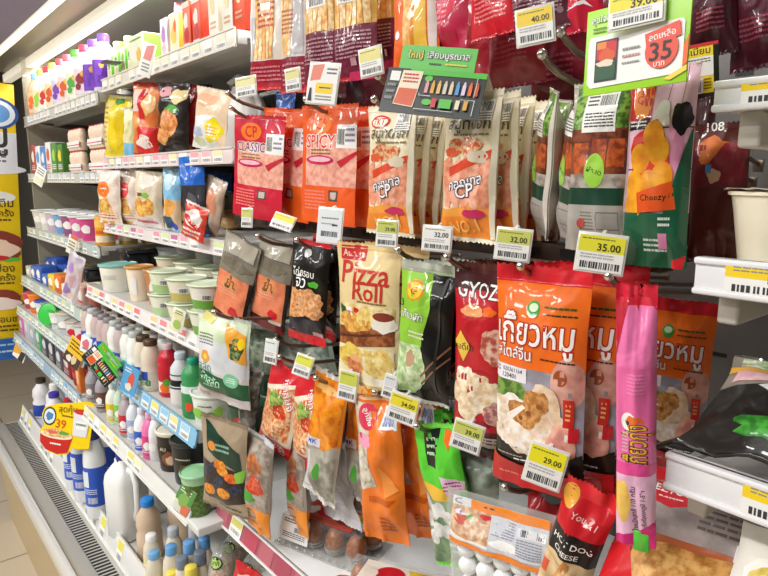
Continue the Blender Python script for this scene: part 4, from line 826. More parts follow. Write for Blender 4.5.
it = [('r', -.5, 0, -.3, .18, '#e4e6e8'), ('e', -.4, .09, .08, .06, '#8a8a90'), ('e', -.4, .09, .06, .04, '#e4e6e8'), ('r', -.3, 0, .5, .2, '#f08a24'), ('lines', -.28, .06, -.04, .14, 1, '#5a2a0a'), ('r', -.5, .18, -.06, .86, food('#e4c0a0', '#c8946a', 30)), ('b', -.38, .42, .08, .12, '#d04a30'), ('b', -.3, .36, .06, .08, 'green'), ('e', -.38, .3, .08, .06, '#e8e8f4'), ('t', '67', -.38, .3, .06, 'blue'), ('b', -.2, .52, .14, .2, food('#f0d8c0', '#d8b090', 40)), ('b', -.12, .26, .06, .05, 'red'), ('p', [(-.5, .7), (-.3, .8), (-.06, .78), (-.06, .86), (-.5, .86)], '#f4f0ea'),
      ('r', -.06, .18, .5, .86, '#d0d2da'), ('lines', -.04, .22, .2, .56, 7, '#8a8c98'), ('b', .1, .68, .14, .1, 'white'), ('r', .22, .26, .48, .42, '#e4e4e8'), ('bar', .25, .27, .47, .4, 'ink'), ('lines', .22, .46, .46, .8, 7, '#8a8c98'), ('p', [(-.5, .82), (-.1, .9), (.1, .84), (.5, .92), (.5, 1), (-.5, .96)], '#f0862a')]
lw, lh = W*.88, Lh*.34
o = printed('printed_label', it, lw, lh, lambda u, v, e: (u*lw, vp(u*lw/W, .02+v*.34, 1)[1]-e, -Lh*.04-v*lh), fb, 10, 6, default=ink)
q = MB(); q.surf(lambda u, v: (u*lw, vp(u*lw/W, .02+v*.34, 1)[1]-.0002, -Lh*.04-v*lh), [i/10-.5 for i in range(11)], [i/6 for i in range(7)], ink('#d0d2da')); q.build('label_backing', fb)
# pale crumpled header of the vacuum pack
it = glint([], 14, 3, '#d8e0d8')
bagbox('crumpled_clear_bag', 'crumpled greenish clear bag above the vacuum pack of balls', 'bag', (440, 448, 502, 500), .61, .03, [(1, food('#a8b0a0', '#7e8878', 10))], it, .1, .1, seed=72, seal='#a8b0a0', wr=.006)
# hot dog packs
BUN = food('#e0a868', '#c07c3c', 20)
it = [('r', -.5, .2, .5, .36, '#c81c26'), ('e', -.34, .12, .16, .08, '#e8a83a'), ('p', [(-.5, .32), (.5, .32), (.5, .5), (-.5, .5)], '#1a1614'), ('t', 'HOT DOG', .0, .39, .8, 'white'), ('t', 'CHEESE', -.06, .46, .5, 'white'), ('p', [(-.5, .52), (.5, .6), (.5, 1), (-.5, 1)], food('#ecd2a8', '#d8b684', 10)), ('t', 'You & I', .06, .22, .5, '#f0c8c0', None, .1), ('r', -.46, .58, -.3, .66, '#d8583a'),
      ('p', [(-.3, .98), (-.16, .66), (-.02, .5), (.1, .52), (.06, .66), (-.1, 1)], BUN), ('p', [(-.06, 1), (.06, .64), (.26, .56), (.36, .66), (.2, .86), (.1, 1)], food('#d09850', '#a86a30', 20)), ('p', [(.1, .7), (.3, .62), (.31, .64), (.1, .74)], '#8a5020'), ('p', [(.08, .8), (.26, .72), (.27, .74), (.08, .84)], '#8a5020')]
hd = bagbox('hot_dog_pack', 'red topped hot dog pack in front, below the 29.00 tag', 'hot dog pack', (568, 486, 622, 640), .56, .036, [(.34, '#c81c26'), (1, '#e2c494')], it, .2, .3, seed=73, seal='#d8222c', st=.11, sb=.03, wr=.004)
dup(hd, hd.location+Vector((.052, .07, -.02)), 'red hot dog pack in the shade behind the front hot dog pack', (0, -.02, .15))
dup(hd, hd.location+Vector((.09, .19, .02)), 'dim red hot dog pack furthest back below the pink pack', (0, .05, .1))
bagbox('hot_dog_pack', 'crumpled clear and red pack between vacuum pack and hot dog pack', 'hot dog pack', (528, 498, 562, 600), .63, .03, [(.3, '#a81c24'), (1, '#8a7a70')], glint([], 8, 2, '#e0d8d0'), .0, .1, seed=74, seal='#a81c24', wr=.005)
# lower left: stuffed vegetable rolls and sausages in pouches
ROLL = food('#3a4258', '#232838', 30)
it = [('p', [(-.4, .06), (.4, .3), (.44, .52), (-.3, .36)], '#173a2a'), ('e', -.2, .3, .1, .05, '#e08a2a'), ('lines', -.1, .26, .2, .36, 2, '#8ab8a0'), ('p', [(-.46, .46), (.46, .5), (.5, .82), (.1, .9), (-.4, .86)], '#2a2018'), ('p', [(-.4, .56), (-.1, .44), (.0, .48), (-.34, .64)], ROLL), ('p', [(-.26, .74), (.06, .5), (.2, .54), (-.1, .8)], ROLL), ('p', [(.06, .72), (.4, .62), (.44, .72), (.14, .8)], ROLL), ('e', .0, .47, .12, .05, food('#f0a838', '#e07820', 40)), ('e', .06, .53, .12, .05, food('#f0a838', '#e07820', 40)), ('e', -.26, .77, .14, .06, food('#f0a838', '#e07820', 40)), ('e', .08, .76, .14, .06, food('#f0a838', '#e07820', 40)), ('b', .26, .58, .14, .05, food('#e87830', '#d05020', 40)), ('p', [(.3, .52), (.5, .46), (.46, .6), (.34, .62)], '#8ac84a'), ('lines', -.1, .92, .4, .96, 1, 'ink')]
vr = bagbox('stuffed_roll_pouch', 'brown pouch picturing dark rolls with orange filling', 'pouch', (201, 418, 247, 508), .50, .026, [(1, '#a8967c')], it, .35, -.06, seed=75, seal='#8a785e', wr=.003, st=.05, sb=.03)
it = [('r', -.46, .08, .46, .74, food('#b8aca0', '#8a7c70', 12)), ('b', .0, .3, .3, .1, food('#c87848', '#a05a30', 24)), ('b', .1, .5, .26, .1, '#c83c20'), ('b', .02, .5, .16, .06, '#e0603a'), ('b', -.1, .64, .2, .06, 'green'), ('r', -.5, .74, .5, 1, '#f0922a'), ('e', -.1, .83, .24, .06, '#6a6a90'), ('e', -.1, .83, .18, .04, '#d8a870'), ('lines', -.3, .92, .3, .96, 2, '#b85a10')]
sp = bagbox('orange_footed_pouch', 'clear pouch with orange foot standing on the egg shelf, front one', 'pouch', (246, 434, 274, 530), .535, .028, [(.74, '#9c9084'), (1, '#f0922a')], glint(it, 8, 4), .1, .05, seed=76, seal='#c8ccd0', seal_b='#f0922a', wr=.004, st=.06, sb=.04, narrow=.1)
dup(sp, sp.location+Vector((.03, .06, .004)), 'clear pouch with orange foot, second one behind the front pouch', (0, -.06, -.2))

# ------------------------------------------------------------------ egg packs on the white bottom shelf
EZ = .932
eggm = food('#a8683e', '#96582f', 40); egg2 = food('#b2764a', '#9c6034', 40)
def egg_tray(cx, cy, rot, label, egglabels, lidc):
    t = thing('egg_tray', label, 'egg pack', (cx, cy, EZ+.001), (0, 0, rot))
    q = MB(); q.box(-.105, -.058, 0, .105, .058, .004, clear('#d8d8d0', .3), .001)
    for i in range(4):
        for j in range(2): q.lathe([(.012, .004), (.020, .012), (.0225, .022)], clear('#d8d8d0', .25), 14, (-.075+i*.05, -.026+j*.052, 0))
    for i in range(12): q.blob((-.1+i*.018, -.054, .006), (.003, .003, .003), clear('#e8e8e4', .3), 6)
    q.build('tray_base', t)
    q = MB()
    for s in (-1, 1): q.quad((-.1, s*.056, .006), (.1, s*.056, .006), (.092, s*.044, .062), (-.092, s*.044, .062), clear('#ffffff', .06))
    q.quad((-.092, -.044, .062), (.092, -.044, .062), (.092, .044, .062), (-.092, .044, .062), clear('#ffffff', .06)); q.build('lid', t)
    it = [('r', -.5, 0, .5, 1, lidc), ('e', -.1, .4, .2, .3, 'red'), ('p', [(.1, .1), (.5, .1), (.5, .6), (.2, .5)], '#f2c83a'), ('b', -.36, .5, .1, .2, '#f0e0d0'), ('lines', -.4, .76, .4, .92, 2, '#8a5a40')]
    printed('top_label', it, .13, .07, lambda u, v, e: (u*.13, .035-v*.07, .0624+e), t, 0, default=ink)
    it = [('r', -.5, 0, .5, 1, 'white'), ('lines', -.4, .1, .3, .3, 2, 'ink'), ('bar', .0, .4, .4, .6, 'ink'), ('lines', -.4, .66, .4, .9, 3, '#445')]
    printed('paper_label', it, .07, .045, lambda u, v, e: (-.055+u*.07, -.0445-v*.012-e-.001, .0625-v*.045), t, 0, default=lambda c: paper(c, .4))
    n = 0
    for i in range(4):
        for j in range(2):
            if n >= len(egglabels): continue
            o = MB(); o.lathe([(0.00001, 0), (.011, .003), (.018, .011), (.0205, .021), (.0185, .032), (.013, .042), (.006, .048), (.00001, .0495)], (eggm, egg2)[(i+j) % 2], 16); e = o.build('egg', None, 180)
            p = Matrix.Rotation(rot, 3, 'Z') @ Vector((-.075+(3-i)*.05, -.026+j*.052, .0075)); e.location = Vector((cx, cy, EZ+.0015))+p
            tag(e, egglabels[n], 'egg', 'brown eggs in clear packs'); n += 1
    return t
P = at(327, 516, .66)
def eggs(where, n=8):
    out = []
    for i in range(4):
        for j in range(2): out.append('brown egg, %s row, %s from right, pack %s' % (('front', 'back')[j], ORD[i+1], where))
    return out[:n]
e1 = at(312, 512, .645); egg_tray(e1.x+.06, .655, .32, 'clear egg pack lying behind the pouches with white paper label', eggs('with white paper label'), '#d8584a')
e3 = at(372, 568, .60); egg_tray(e3.x+.04, .62, .5, 'egg pack with yellow and red top label at the front', eggs('with yellow and red top label'), '#f4e8d8')
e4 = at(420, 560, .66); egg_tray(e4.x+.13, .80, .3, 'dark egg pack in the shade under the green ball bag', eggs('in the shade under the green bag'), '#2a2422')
e2 = at(362, 480, .78); egg_tray(e2.x+.02, .80, .3, 'clear egg pack at the back below the amber bag', eggs('at the back below the amber bag'), '#c83c34')
# small boxed tofu at the very front
def egg_box(px, py, Y, rot, label):
    P = at(px, py, Y); t = thing('quail_egg_box', label, 'box', (P.x, Y, EZ+.001), (0, 0, rot))
    q = MB(); q.box(-.045, -.03, 0, .045, .03, .035, clear('#e8e0d0', .35), .006); q.build('cup', t)
    it = [('r', -.5, 0, .5, 1, 'white'), ('r', .05, 0, .5, .6, '#f2d42a'), ('e', -.2, .4, .2, .25, 'red'), ('b', -.3, .6, .12, .14, '#f0b0b0'), ('lines', .1, .1, .44, .4, 3, '#8a6a20'), ('lines', -.4, .78, .4, .94, 2, 'green')]
    printed('top_label', it, .1, .062, lambda u, v, e: (u*.1, .031-v*.062, .0352+e), t, 0, default=ink); return t
egg_box(352, 574, .575, .35, 'small box with white and yellow printed top at the bottom edge')
# maki rolls on the low shelf under the egg shelf
def maki(px, py, Y, label, rot):
    P = at(px, py, Y); t = thing('maki_roll_pack', label, 'rice roll', (P.x, Y, P.z-.1), (-.35, 0, rot))
    q = MB(); q.lathe([(.02, 0), (.03, .008), (.032, .05), (.028, .09), (.014, .112), (.004, .12)], clear('#d0d4cc', .35), 16); q.build('wrapper', t, 180)
    q = MB(); q.lathe([(.026, .003), (.027, .05), (.02, .075)], food('#e8d0b0', '#d88858', 40), 14); q.build('filling', t)
    it = [('e', 0, .5, .5, .5, '#163a22'), ('e', 0, .5, .42, .42, '#bfe080'), ('t', 'มากิ', 0, .5, .62, '#16301c')]
    printed('sticker', it, .034, .03, lambda u, v, e: (u*.034, -.0315-e-.001+abs(u)**2*.03, .092-v*.03), t, 4, 3, default=ink)
    return t
maki(216, 556, .575, 'wrapped rice roll with round green sticker, nearest the bottom edge', .5)
maki(229, 541, .645, 'wrapped rice roll with round green sticker, second behind the nearest', .5)
maki(240, 528, .715, 'wrapped rice roll with round green sticker, third behind under the shelf', .5)
maki(247, 562, .62, 'wrapped rice roll beside the red packet under the egg shelf', .4)
r = bagbox('red_snack_packet', 'red packet lying against the rice rolls under the egg shelf', 'packet', (236, 568, 268, 600), .57, .02, [(1, '#d0242c')], [('b', 0, .4, .3, .2, '#f0c8a0')], .4, .2, seed=78, seal='#d0242c')

# ------------------------------------------------------------------ right-hand trays
tz = TR2.location.z+.012; P = at(762, 242, .62)
cupc = thing('yogurt_cup', 'plain cream plastic cup with peeled foil rim on the middle tray', 'cup', (P.x+.012, .63, tz+.0005))
q = MB(); q.lathe([(.030, 0), (.032, .002), (.040, .055), (.0425, .068), (.0455, .069), (.0455, .072), (.041, .072), (.039, .06), (.030, .004)], plastic('#f3ead0', .3), 30); q.build('cup_body', cupc)
q = MB(); rr = random.Random(2); pts = []
for i in range(40): a = 2*PI*i/40; k = .048*(1+rr.uniform(-.03, .04)); pts.append((k*math.cos(a), k*math.sin(a), .0735+rr.uniform(-.0012, .0015)))
i0 = q.add([(0, 0, .0735)]); j0 = q.add(pts)
for i in range(40): q.face((i0, j0+i, j0+(i+1) % 40), metal('#e8dcc0', .3, .4), True)
q.build('foil_lid', cupc)
for i, x in enumerate((.11, .23, .35)):
    dup(cupc, cupc.location+Vector((x, .01, 0)), 'plain cream plastic cup beyond the frame edge, %s to the right' % ORD[i+1])
tz3 = TR3.location.z+.012
# black salad bag on the lower tray: a lying pillow bag
def lying(name, label, cat, loc, rot, W, L, D, bands, prints, **kw):
    r = thing(name, label, cat, loc, rot); bag(r, W, L, D, bands, prints, **kw); return r
A = at(672, 440, .56); 
it = [('r', -.46, .04, .46, .16, food('#dfe0d0', '#8fae6a', 30)), ('p', [(-.5, .17), (.5, .13), (.5, .2), (-.5, .24)], '#eeb04a'), ('r', -.46, .24, .46, .36, food('#e8c0c4', '#d8a0a8', 16)), ('b', .2, .38, .12, .03, 'red'), ('p', [(-.34, .42), (-.1, .38), (-.06, .47), (-.28, .5)], '#d8d4d0'), ('lines', -.3, .41, -.1, .48, 3, '#f6f4f0'), ('b', -.1, .8, .26, .09, food('#4aa83a', '#2a7a24', 30)), ('r', .2, .62, .4, .82, '#2aa83a'), ('b', .1, .6, .14, .05, '#c8c8c4')]
bl = lying('black_salad_bag', 'glossy black salad bag with green leaf print on the lower tray', 'salad bag', (A.x+.125, .69, tz3+.088), (-1.12, .0, .0), .25, .145, .05, [(.4, '#8a8070'), (1, '#23221f')], glint(it, 12, 7, '#d8d6d2'), seed=81, seal='#3a3834', wr=.006, st=.03, sb=.03)
it2 = it
lying('sandwich_pack', 'triangle sandwich pack with orange stripe standing behind the black salad bag', 'sandwich', (A.x+.22, .80, tz3+.112), (-.25, 0, .1), .24, .105, .045, [(.3, '#b8b49a'), (.5, '#eeb04a'), (1, '#e0b0b8')], [('r', -.46, .1, .46, .3, food('#dfe0d0', '#8fae6a', 30)), ('r', -.46, .5, .46, .8, food('#e8c0c4', '#d8a0a8', 16))], seed=82, seal='#c8c6bc', wr=.003)
# bread cutlet packs below, right bottom corner
FRY = food('#d8a058', '#a86a2c', 22); 
it = [('r', -.5, 0, .5, .12, '#d01c24'), ('p', [(-.42, .09), (.46, .04), (.46, .36), (-.42, .40)], food('#a89c98', '#8e8480', 10)), ('p', [(-.42, .1), (-.14, .08), (-.12, .19), (-.26, .24), (-.42, .21)], '#c41c28'), ('t', 'EZYGO', -.27, .135, .2, 'white'), ('lines', -.34, .18, -.2, .2, 1, '#f0c8c8'), ('lines', -.1, .12, .4, .32, 6, '#6a605c'), ('r', .1, .32, .4, .4, '#e4e2e4'), ('bar', .14, .33, .36, .39, 'ink'), ('b', .04, .62, .42, .24, FRY), ('b', -.1, .56, .2, .1, food('#e0b068', '#b87a38', 22)), ('p', [(-.5, .5), (-.38, .5), (-.2, .9), (.1, 1), (-.5, 1)], '#d01c24')]
P = at(738, 490, .66)
lying('fried_cutlet_pack', 'red pack of golden fried cutlet with grey printed label, lower right', 'cutlet pack', (P.x, .66, P.z), (-.85, -.0, .1), .2, .2, .04, [(.12, '#d01c24'), (1, '#b05a30')], glint(it, 9, 3, '#f6e6dc'), seed=83, seal='#d01c24', wr=.003, st=.02, sb=.02)
it = [('b', 0, .5, .36, .34, '#f2efe6'), ('b', 0, .5, .32, .28, food('#e8d078', '#d0b850', 30)), ('b', -.08, .46, .1, .08, '#4a8a2c'), ('b', .1, .54, .08, .06, '#4a8a2c'), ('b', .04, .36, .06, .05, '#6aa83c')]
P = at(808, 540, .60)
lying('noodle_meal_pack', 'round ready meal pack with green herbs at the bottom right corner', 'meal pack', (P.x, .60, P.z), (-.85, 0, .1), .1, .12, .03, [(1, '#e8e4da')], it, seed=84, seal='#b0a090', wr=.002, st=.02, sb=.02)
# ------------------------------------------------------------------ goods standing on the shelves
def on(px, Y, z):
    """x of the point at depth Y and height z that shows in column px"""
    k = (px-384)/FPX; dz = z-H
    return (k*(.62967*Y-.16975*dz)-.76926*Y)/(.63933+.75777*k)
PROF = {
 'milk': ([(.9, 0), (1, .02), (1, .6), (.93, .68), (.55, .82), (.44, .85), (.44, .9)], .5, .87),
 'dairy': ([(.95, 0), (1, .02), (1, .6), (.93, .7), (.64, .82), (.6, .85)], .64, .84),
 'jar': ([(.88, 0), (1, .03), (1, .42), (.92, .47), (1, .53), (.97, .72), (.66, .86), (.6, .9)], .68, .885),
 'round': ([(.85, 0), (1, .04), (1, .4), (.86, .46), (.98, .56), (.9, .72), (.5, .84), (.45, .9)], .52, .88),
 'pet': ([(.9, 0), (1, .03), (1, .56), (.9, .62), (1, .68), (.8, .8), (.42, .9), (.4, .93)], .46, .9),
 'can': ([(.92, 0), (1, .03), (1, .88), (.94, .93)], .96, .93),
 'tub': ([(.82, 0), (.84, .02), (.98, .9)], 1.05, .9),
 'cup': ([(.72, 0), (.74, .02), (.95, .92)], 1.06, .93),
}
def bottle(name, label, cat, h, r, style, body, cap, lab=None, lz=(.1, .4), loc=(0, 0, 0), group=None, sq=0, art=None, n=18, capn='cap', dome=0):
    t = thing(name, label, cat, loc, (0, 0, 0), group); pr, cr, cz = PROF[style]
    q = MB(); q.lathe([(a*r, b*h) for a, b in pr], mk(body, plastic), n, sq=sq); q.build('tub_body' if style in ('tub', 'cup') else 'bottle_body', t)
    q = MB()
    if style in ('tub', 'cup'): q.lathe([(cr*r*.97, cz*h), (cr*r, cz*h+.002), (cr*r, h-.002), (cr*r*.94, h), (cr*r*.9, h-.003), (cr*r*.5, h-.003+dome*.6), (.00001, h-.003+dome)], mk(cap, plastic), n)
    else: q.lathe([(cr*r, cz*h), (cr*r*1.02, cz*h+.002), (cr*r*.98, h-.002), (cr*r*.85, h)], mk(cap, plastic), n)
    q.build('lid' if style in ('tub', 'cup', 'jar') else capn, t)
    if lab:
        def rad(z):
            for (a0, b0), (a1, b1) in zip(pr, pr[1:]):
                if b0 <= z <= b1 and b1 > b0: return (a0+(a1-a0)*(z-b0)/(b1-b0))*r
            return r
        bands = lab if isinstance(lab, list) else [(lz[0], lz[1], lab)]
        q = MB()
        for a, b, c in bands: q.lathe([(rad(z)*1.012+.0003, z*h) for z in (a, (a+b)/2, b)], mk(c, lambda x: plastic(x, .35)), n, sq=sq)
        q.build('label_band', t)
    if art:
        a0, a1 = lz; Wd = r*2.2; Lh = (a1-a0)*h; zt = a1*h
        def wrap(u, v, e):
            z = zt-v*Lh; zz = z/h; rr_ = r
            for (p0, b0), (p1, b1) in zip(pr, pr[1:]):
                if b0 <= zz <= b1 and b1 > b0: rr_ = (p0+(p1-p0)*(zz-b0)/(b1-b0))*r
            rr_ = rr_*1.013+.0008+e; a = u*Wd/r-.0
            return (rr_*math.sin(a), -rr_*math.cos(a), z)
        printed('printed_label', art, Wd, Lh, wrap, t, 10, 4, default=lambda c: plastic(c, .35))
    t.rotation_euler = (0, 0, .7)
    return t
def place(src, px, Y, z, label, first=False, jit=.3, s=1.0):
    loc = (on(px, Y, z), Y, z+.0005)
    if first: src.location = loc; src['label'] = label; o = src
    else: o = dup(src, loc, label)
    o.rotation_euler = (0, 0, .7+rnd.uniform(-jit, jit))
    return o
def carton(name, label, cat, W, D, Hh, body, art=(), loc=(0, 0, 0), group=None, rot=0, side=None, slant=False, bev=.002):
    t = thing(name, label, cat, loc, (0, 0, rot), group); q = MB(); mb_ = mk(body, lambda c: paper(c, .4))
    if slant:
        z1 = Hh*.8; i = q.add([(-W/2, -D/2, 0), (W/2, -D/2, 0), (W/2, D/2, 0), (-W/2, D/2, 0), (-W/2, -D/2, z1), (W/2, -D/2, z1), (W/2, D/2, z1), (-W/2, D/2, z1), (-W/2, 0, Hh), (W/2, 0, Hh)])
        for f in ((3, 2, 1, 0), (0, 1, 5, 4), (2, 3, 7, 6), (4, 5, 9, 8), (6, 7, 8, 9)): q.face([i+k for k in f], mb_)
        for f in ((1, 2, 6, 9, 5), (3, 0, 4, 8, 7)): q.face([i+k for k in f], mk(side or body, lambda c: paper(c, .4)))
    else:
        q.box(-W/2, -D/2, 0, W/2, D/2, Hh, mb_, bev)
        if side: q.box(W/2-.001, -D/2+bev, bev, W/2+.0006, D/2-bev, Hh-bev, mk(side, lambda c: paper(c, .4)))
    q.build('carton_body', t)
    hh = Hh*.8 if slant else Hh
    if art: printed('printed_front', list(art), W*.97, hh*.97, lambda u, v, e: (u*W*.97, -D/2-e-.0003, hh*.985-v*hh*.97), t, 0, default=lambda c: paper(c, .4))
    return t
Z = {k: o.location.z for k, o in SH.items()}

# --- far bay, top shelf: big bottles
z = Z['a1']; cols = [('#f2b088', 'lblue', '#f6c8a0', 'orange'), ('#f4f2ea', 'lgreen', '#e8e8c0', 'lgreen'), ('#f4f2ee', 'red', '#f4f2ee', 'red'), ('#f4f2ea', '#c8e060', '#f2e0b0', 'dorange'), ('#f6f4f0', '#e04a5a', '#d8d0ee', 'purple'), ('#f6f4f0', '#e8586a', '#f2d8d0', 'dorange'), ('#f6f4f0', 'green', '#e6eed0', 'green'), ('#f6f4f0', '#d83a5a', '#eed8e0', 'dred'), ('#f4f2f6', '#8a5ac8', '#7a3ac0', '#6a2ab0')]
cn = ['peach bottle with light blue cap', 'white bottle with lime green cap', 'white bottle with red cap and red label', 'white bottle with yellow green cap', 'white bottle with coral cap and purple label', 'white bottle with pinkish red cap', 'white bottle with green cap', 'white bottle with crimson cap', 'white bottle with purple cap and purple label']
protoA = []
for i, (b, c, l, a) in enumerate(cols):
    t = bottle('juice_bottle', 'x', 'bottle', .19, .038, 'milk', b, c, l, (.1, .55), art=[('b', 0, .4, .2, .2, a), ('b', -.1, .7, .14, .14, a), ('b', .14, .2, .1, .12, 'gold')], group='bottles on the topmost far shelf'); protoA.append(t)
seq = [0, 1, 2, 3, 4, 5, 6, 7, 8, 8]
for i, k in enumerate(seq):
    xx = -3.27+i*.113
    loc = (xx, .675, z+.0005); lb = cn[k]+(' on the topmost far shelf' if i < 9 else ' at the right end of the topmost shelf')
    if i < 9: protoA[k].location = loc; protoA[k]['label'] = lb; o = protoA[k]
    else: o = dup(protoA[k], loc, lb)
for i in range(10):
    dup(protoA[(i*2+3) % 9], (-3.25+i*.113, .755, z+.0005), cn[(i*2+3) % 9]+', second row, %s' % ORD[i+1])
for j in range(3): dup(protoA[(6, 4, 5)[j]], (-2.25, .84+j*.08, z+.0005), cn[(6, 4, 5)[j]]+', right end, %s behind' % ORD[j+2])
# --- far bay, second shelf: juice cartons and little yogurt drink packs
z = Z['a2']; k = 0
kinds = [('#c04a3a', 'red brown'), ('#e8ecf0', 'white and blue'), ('#4a86c8', 'blue'), ('#e8e8e4', 'white'), ('#4a8a2e', 'green'), ('#3e7a2a', 'dark green')]
for i, (c, n) in enumerate(kinds):
    for r_ in range(2):
        carton('juice_carton', '%s juice carton, %s row of the second far shelf' % (n, ('front', 'back')[r_]), 'carton', .085, .06, .13-.008*(i % 3), c, [('b', 0, .4, .3, .2, ('white', 'skyblue', 'white', 'dorange', 'lgreen', 'yellow')[i]), ('lines', -.4, .7, .4, .9, 3, ('white', 'blue', 'white', 'red', 'white', 'white')[i])], (-3.27+i*.098, .665+r_*.075, z+.001), 'juice cartons on the second far shelf')
def yakult(label, loc, rot=0):
    t = thing('yogurt_drink_pack', label, 'yogurt drink', loc, (0, 0, rot), 'yogurt drink packs')
    for i in range(5):
        q = MB(); q.lathe([(.014, 0), (.0165, .004), (.0165, .03), (.0135, .038), (.0165, .046), (.0165, .066), (.0125, .074), (.0125, .078)], plastic('#f2d8c0', .35), 12); q.build('bottle', t, 180, ((i-2)*.034, 0, 0))
        q = MB(); q.lathe([(.0135, .0782), (.0135, .081)], metal('#d04a50', .35, .3), 12); q.build('foil_cap', t, 60, ((i-2)*.034, 0, 0))
    q = MB(); q.box(-.086, -.0175, .012, .086, -.0168, .034, film('#f2f0ec')); q.box(-.086, .0168, .012, .086, .0175, .034, film('#f2f0ec')); q.box(-.086, -.0176, .018, .086, -.0166, .022, film('red')); q.build('wrap_band', t)
    return t
yk = yakult('pack of little peach yogurt drinks at the left on the second far shelf', (-2.62, .665, z+.001))
n = 1
for (xx, yy, zz, lb) in ((-2.62, .665, .083, 'top pack of peach yogurt drinks on the left stack, second far shelf'), (-2.36, .67, 0, 'bottom pack of peach yogurt drinks at the right end, second far shelf'), (-2.36, .67, .083, 'top pack of peach yogurt drinks at the right end, second far shelf'), (-2.36, .76, 0, 'pack of peach yogurt drinks one row back at the right end'), (-2.36, .85, 0, 'pack of peach yogurt drinks two rows back at the right end'), (-2.36, .94, 0, 'pack of peach yogurt drinks three rows back at the right end')):
    dup(yk, (xx, yy, z+.001+zz), lb)
# --- third far shelf: cups and cans
z = Z['a3']
cups = [('#d8d4ca', 'white', 'pale'), ('#e6e2d8', '#c8d4d8', 'white'), ('#c9b8c8', 'white', 'lilac'), ('#7aa8d8', 'white', 'blue'), ('#9a5a8a', 'white', 'purple'), ('#e06aa8', 'white', 'pink'), ('#d84a8a', 'white', 'magenta')]
for i, (b, c, nm) in enumerate(cups):
    for r_ in range(2):
        bottle('dessert_cup', '%s cup with white lid, %s row of the third far shelf' % (nm, ('front', 'second')[r_]), 'cup', .085, .05, 'cup', b, c, None, loc=(-3.26+i*.132, .655+r_*.11, z+.0005), group='cups on the third far shelf', art=[('b', 0, .5, .2, .3, 'white')], lz=(.2, .8))
for i, nm in enumerate(('orange', 'yellow', 'yellow', 'yellow', 'yellow', 'yellow')):
    bottle('drink_can', '%s can, %s in line at the end of the third far shelf' % (nm if i else 'orange and white', ORD[i+1]), 'can', .1, .031, 'can', '#f0a030' if i == 0 else '#e2c040', '#e8a84a' if i == 0 else '#c8c4b8', [(.62, .86, '#f6c060' if i == 0 else '#d8a838'), (.12, .34, '#f0e2c0')], loc=(-2.25+.0, .635+i*.075, z+.0005), group='cans at the end of the third far shelf', art=[('lines', -.2, .3, .2, .7, 3, 'red')], lz=(.3, .6))
for i in range(6): 
    carton('bottle_neck_box', 'small dark box at the rear, %s along the third far shelf' % ORD[i+1], 'box', .1, .06, .12, '#2a2624', [('e', 0, .3, .2, .2, '#e8a060'), ('lines', -.3, .6, .3, .8, 2, '#c8c0b8')], (-3.2+i*.15, .95, z+.001), 'dark boxes at the back of the third far shelf')
# --- fourth far shelf: blue packs and small colourful packs
z = Z['a4']
for i in range(9):
    c = ['#c8c8c0', '#3a66b8', '#2c58b0', '#3a66b8', '#e8c83a', '#e0702a', '#d8dcd8', '#c8d8a0', '#e8b4a8'][i]; nm = ['pale grey', 'blue', 'deep blue', 'blue', 'yellow', 'orange', 'white', 'pale green', 'peach'][i]
    for r_ in range(2):
        carton('snack_box', '%s little box, %s row, %s from left on the fourth far shelf' % (nm, ('front', 'back')[r_], ORD[i+1]), 'box', .10, .07, .05+.012*((i+r_) % 3)+r_*.02, c if r_ == 0 or i > 3 else '#2a52a8', [('b', 0, .45, .34, .26, 'white'), ('lines', -.3, .75, .3, .9, 1, 'red' if i > 3 else 'white')], (-3.27+i*.112, .605+r_*.085, z+.001), 'little boxes on the fourth far shelf', bev=.006)
for i in range(3): bottle('brown_cup', 'reddish brown cup, %s at the right end of the fourth far shelf' % ORD[i+1], 'cup', .07, .036, 'tub', '#a05848', '#d8b8a0', None, loc=(-2.25, .60+i*.09, z+.0005))
xx = on(79, .575, z)
bagbox('lilac_pouch', 'clear pouch of lilac sweets leaning at the shelf end, left of the white tub', 'pouch', (70, 254, 86, 304), .55, .02, [(1, clear('#e8dce8', .5))], [('b', -.1, .3, .2, .1, '#a884c0'), ('b', .15, .55, .22, .12, '#c8a8b0'), ('b', -.15, .75, .2, .12, '#9878b8'), ('b', .1, .88, .2, .08, '#e8c8b0')], .4, .08, seed=91, seal='#e6e0e8', wr=.004)
# --- fifth far shelf: tubs
z = Z['a5']
tubs = [('#c8405a', '#d8607a', 'crimson'), ('#ee7a20', '#f08a30', 'orange'), ('#e2e4ec', '#3a5ab0', 'white and blue'), ('#a8b0b0', '#88a0a8', 'grey'), ('#dfe4dc', '#2ab03a', 'green lidded'), ('#c8d0d0', '#d0c8b0', 'grey white'), ('#e4e2e0', '#c8c0b8', 'off-white'), ('#e0dede', '#c0b8b0', 'pearl white')]
for i, (b, c, nm) in enumerate(tubs):
    for r_ in range(2):
        bottle('food_tub', '%s tub, %s row of the fifth far shelf' % (nm, ('front', 'back')[r_]), 'tub', .075+.01*(i % 2), .045, 'tub', b, c, None, loc=(-3.24+i*.128, .578+r_*.1, z+.0005), group='tubs on the fifth far shelf', art=[('b', 0, .5, .2, .25, 'red' if i > 5 else 'white'), ('lines', -.3, .75, .3, .9, 1, 'grey')], lz=(.15, .8))
gp = bottle('round_green_pack', 'round bright green pack standing on its edge on the fifth far shelf', 'pack', .03, .045, 'can', '#2fae3c', '#3cc04a'); gp.location = (on(55, .56, z), .555, z+.05); gp.rotation_euler = (1.35, 0, .6)
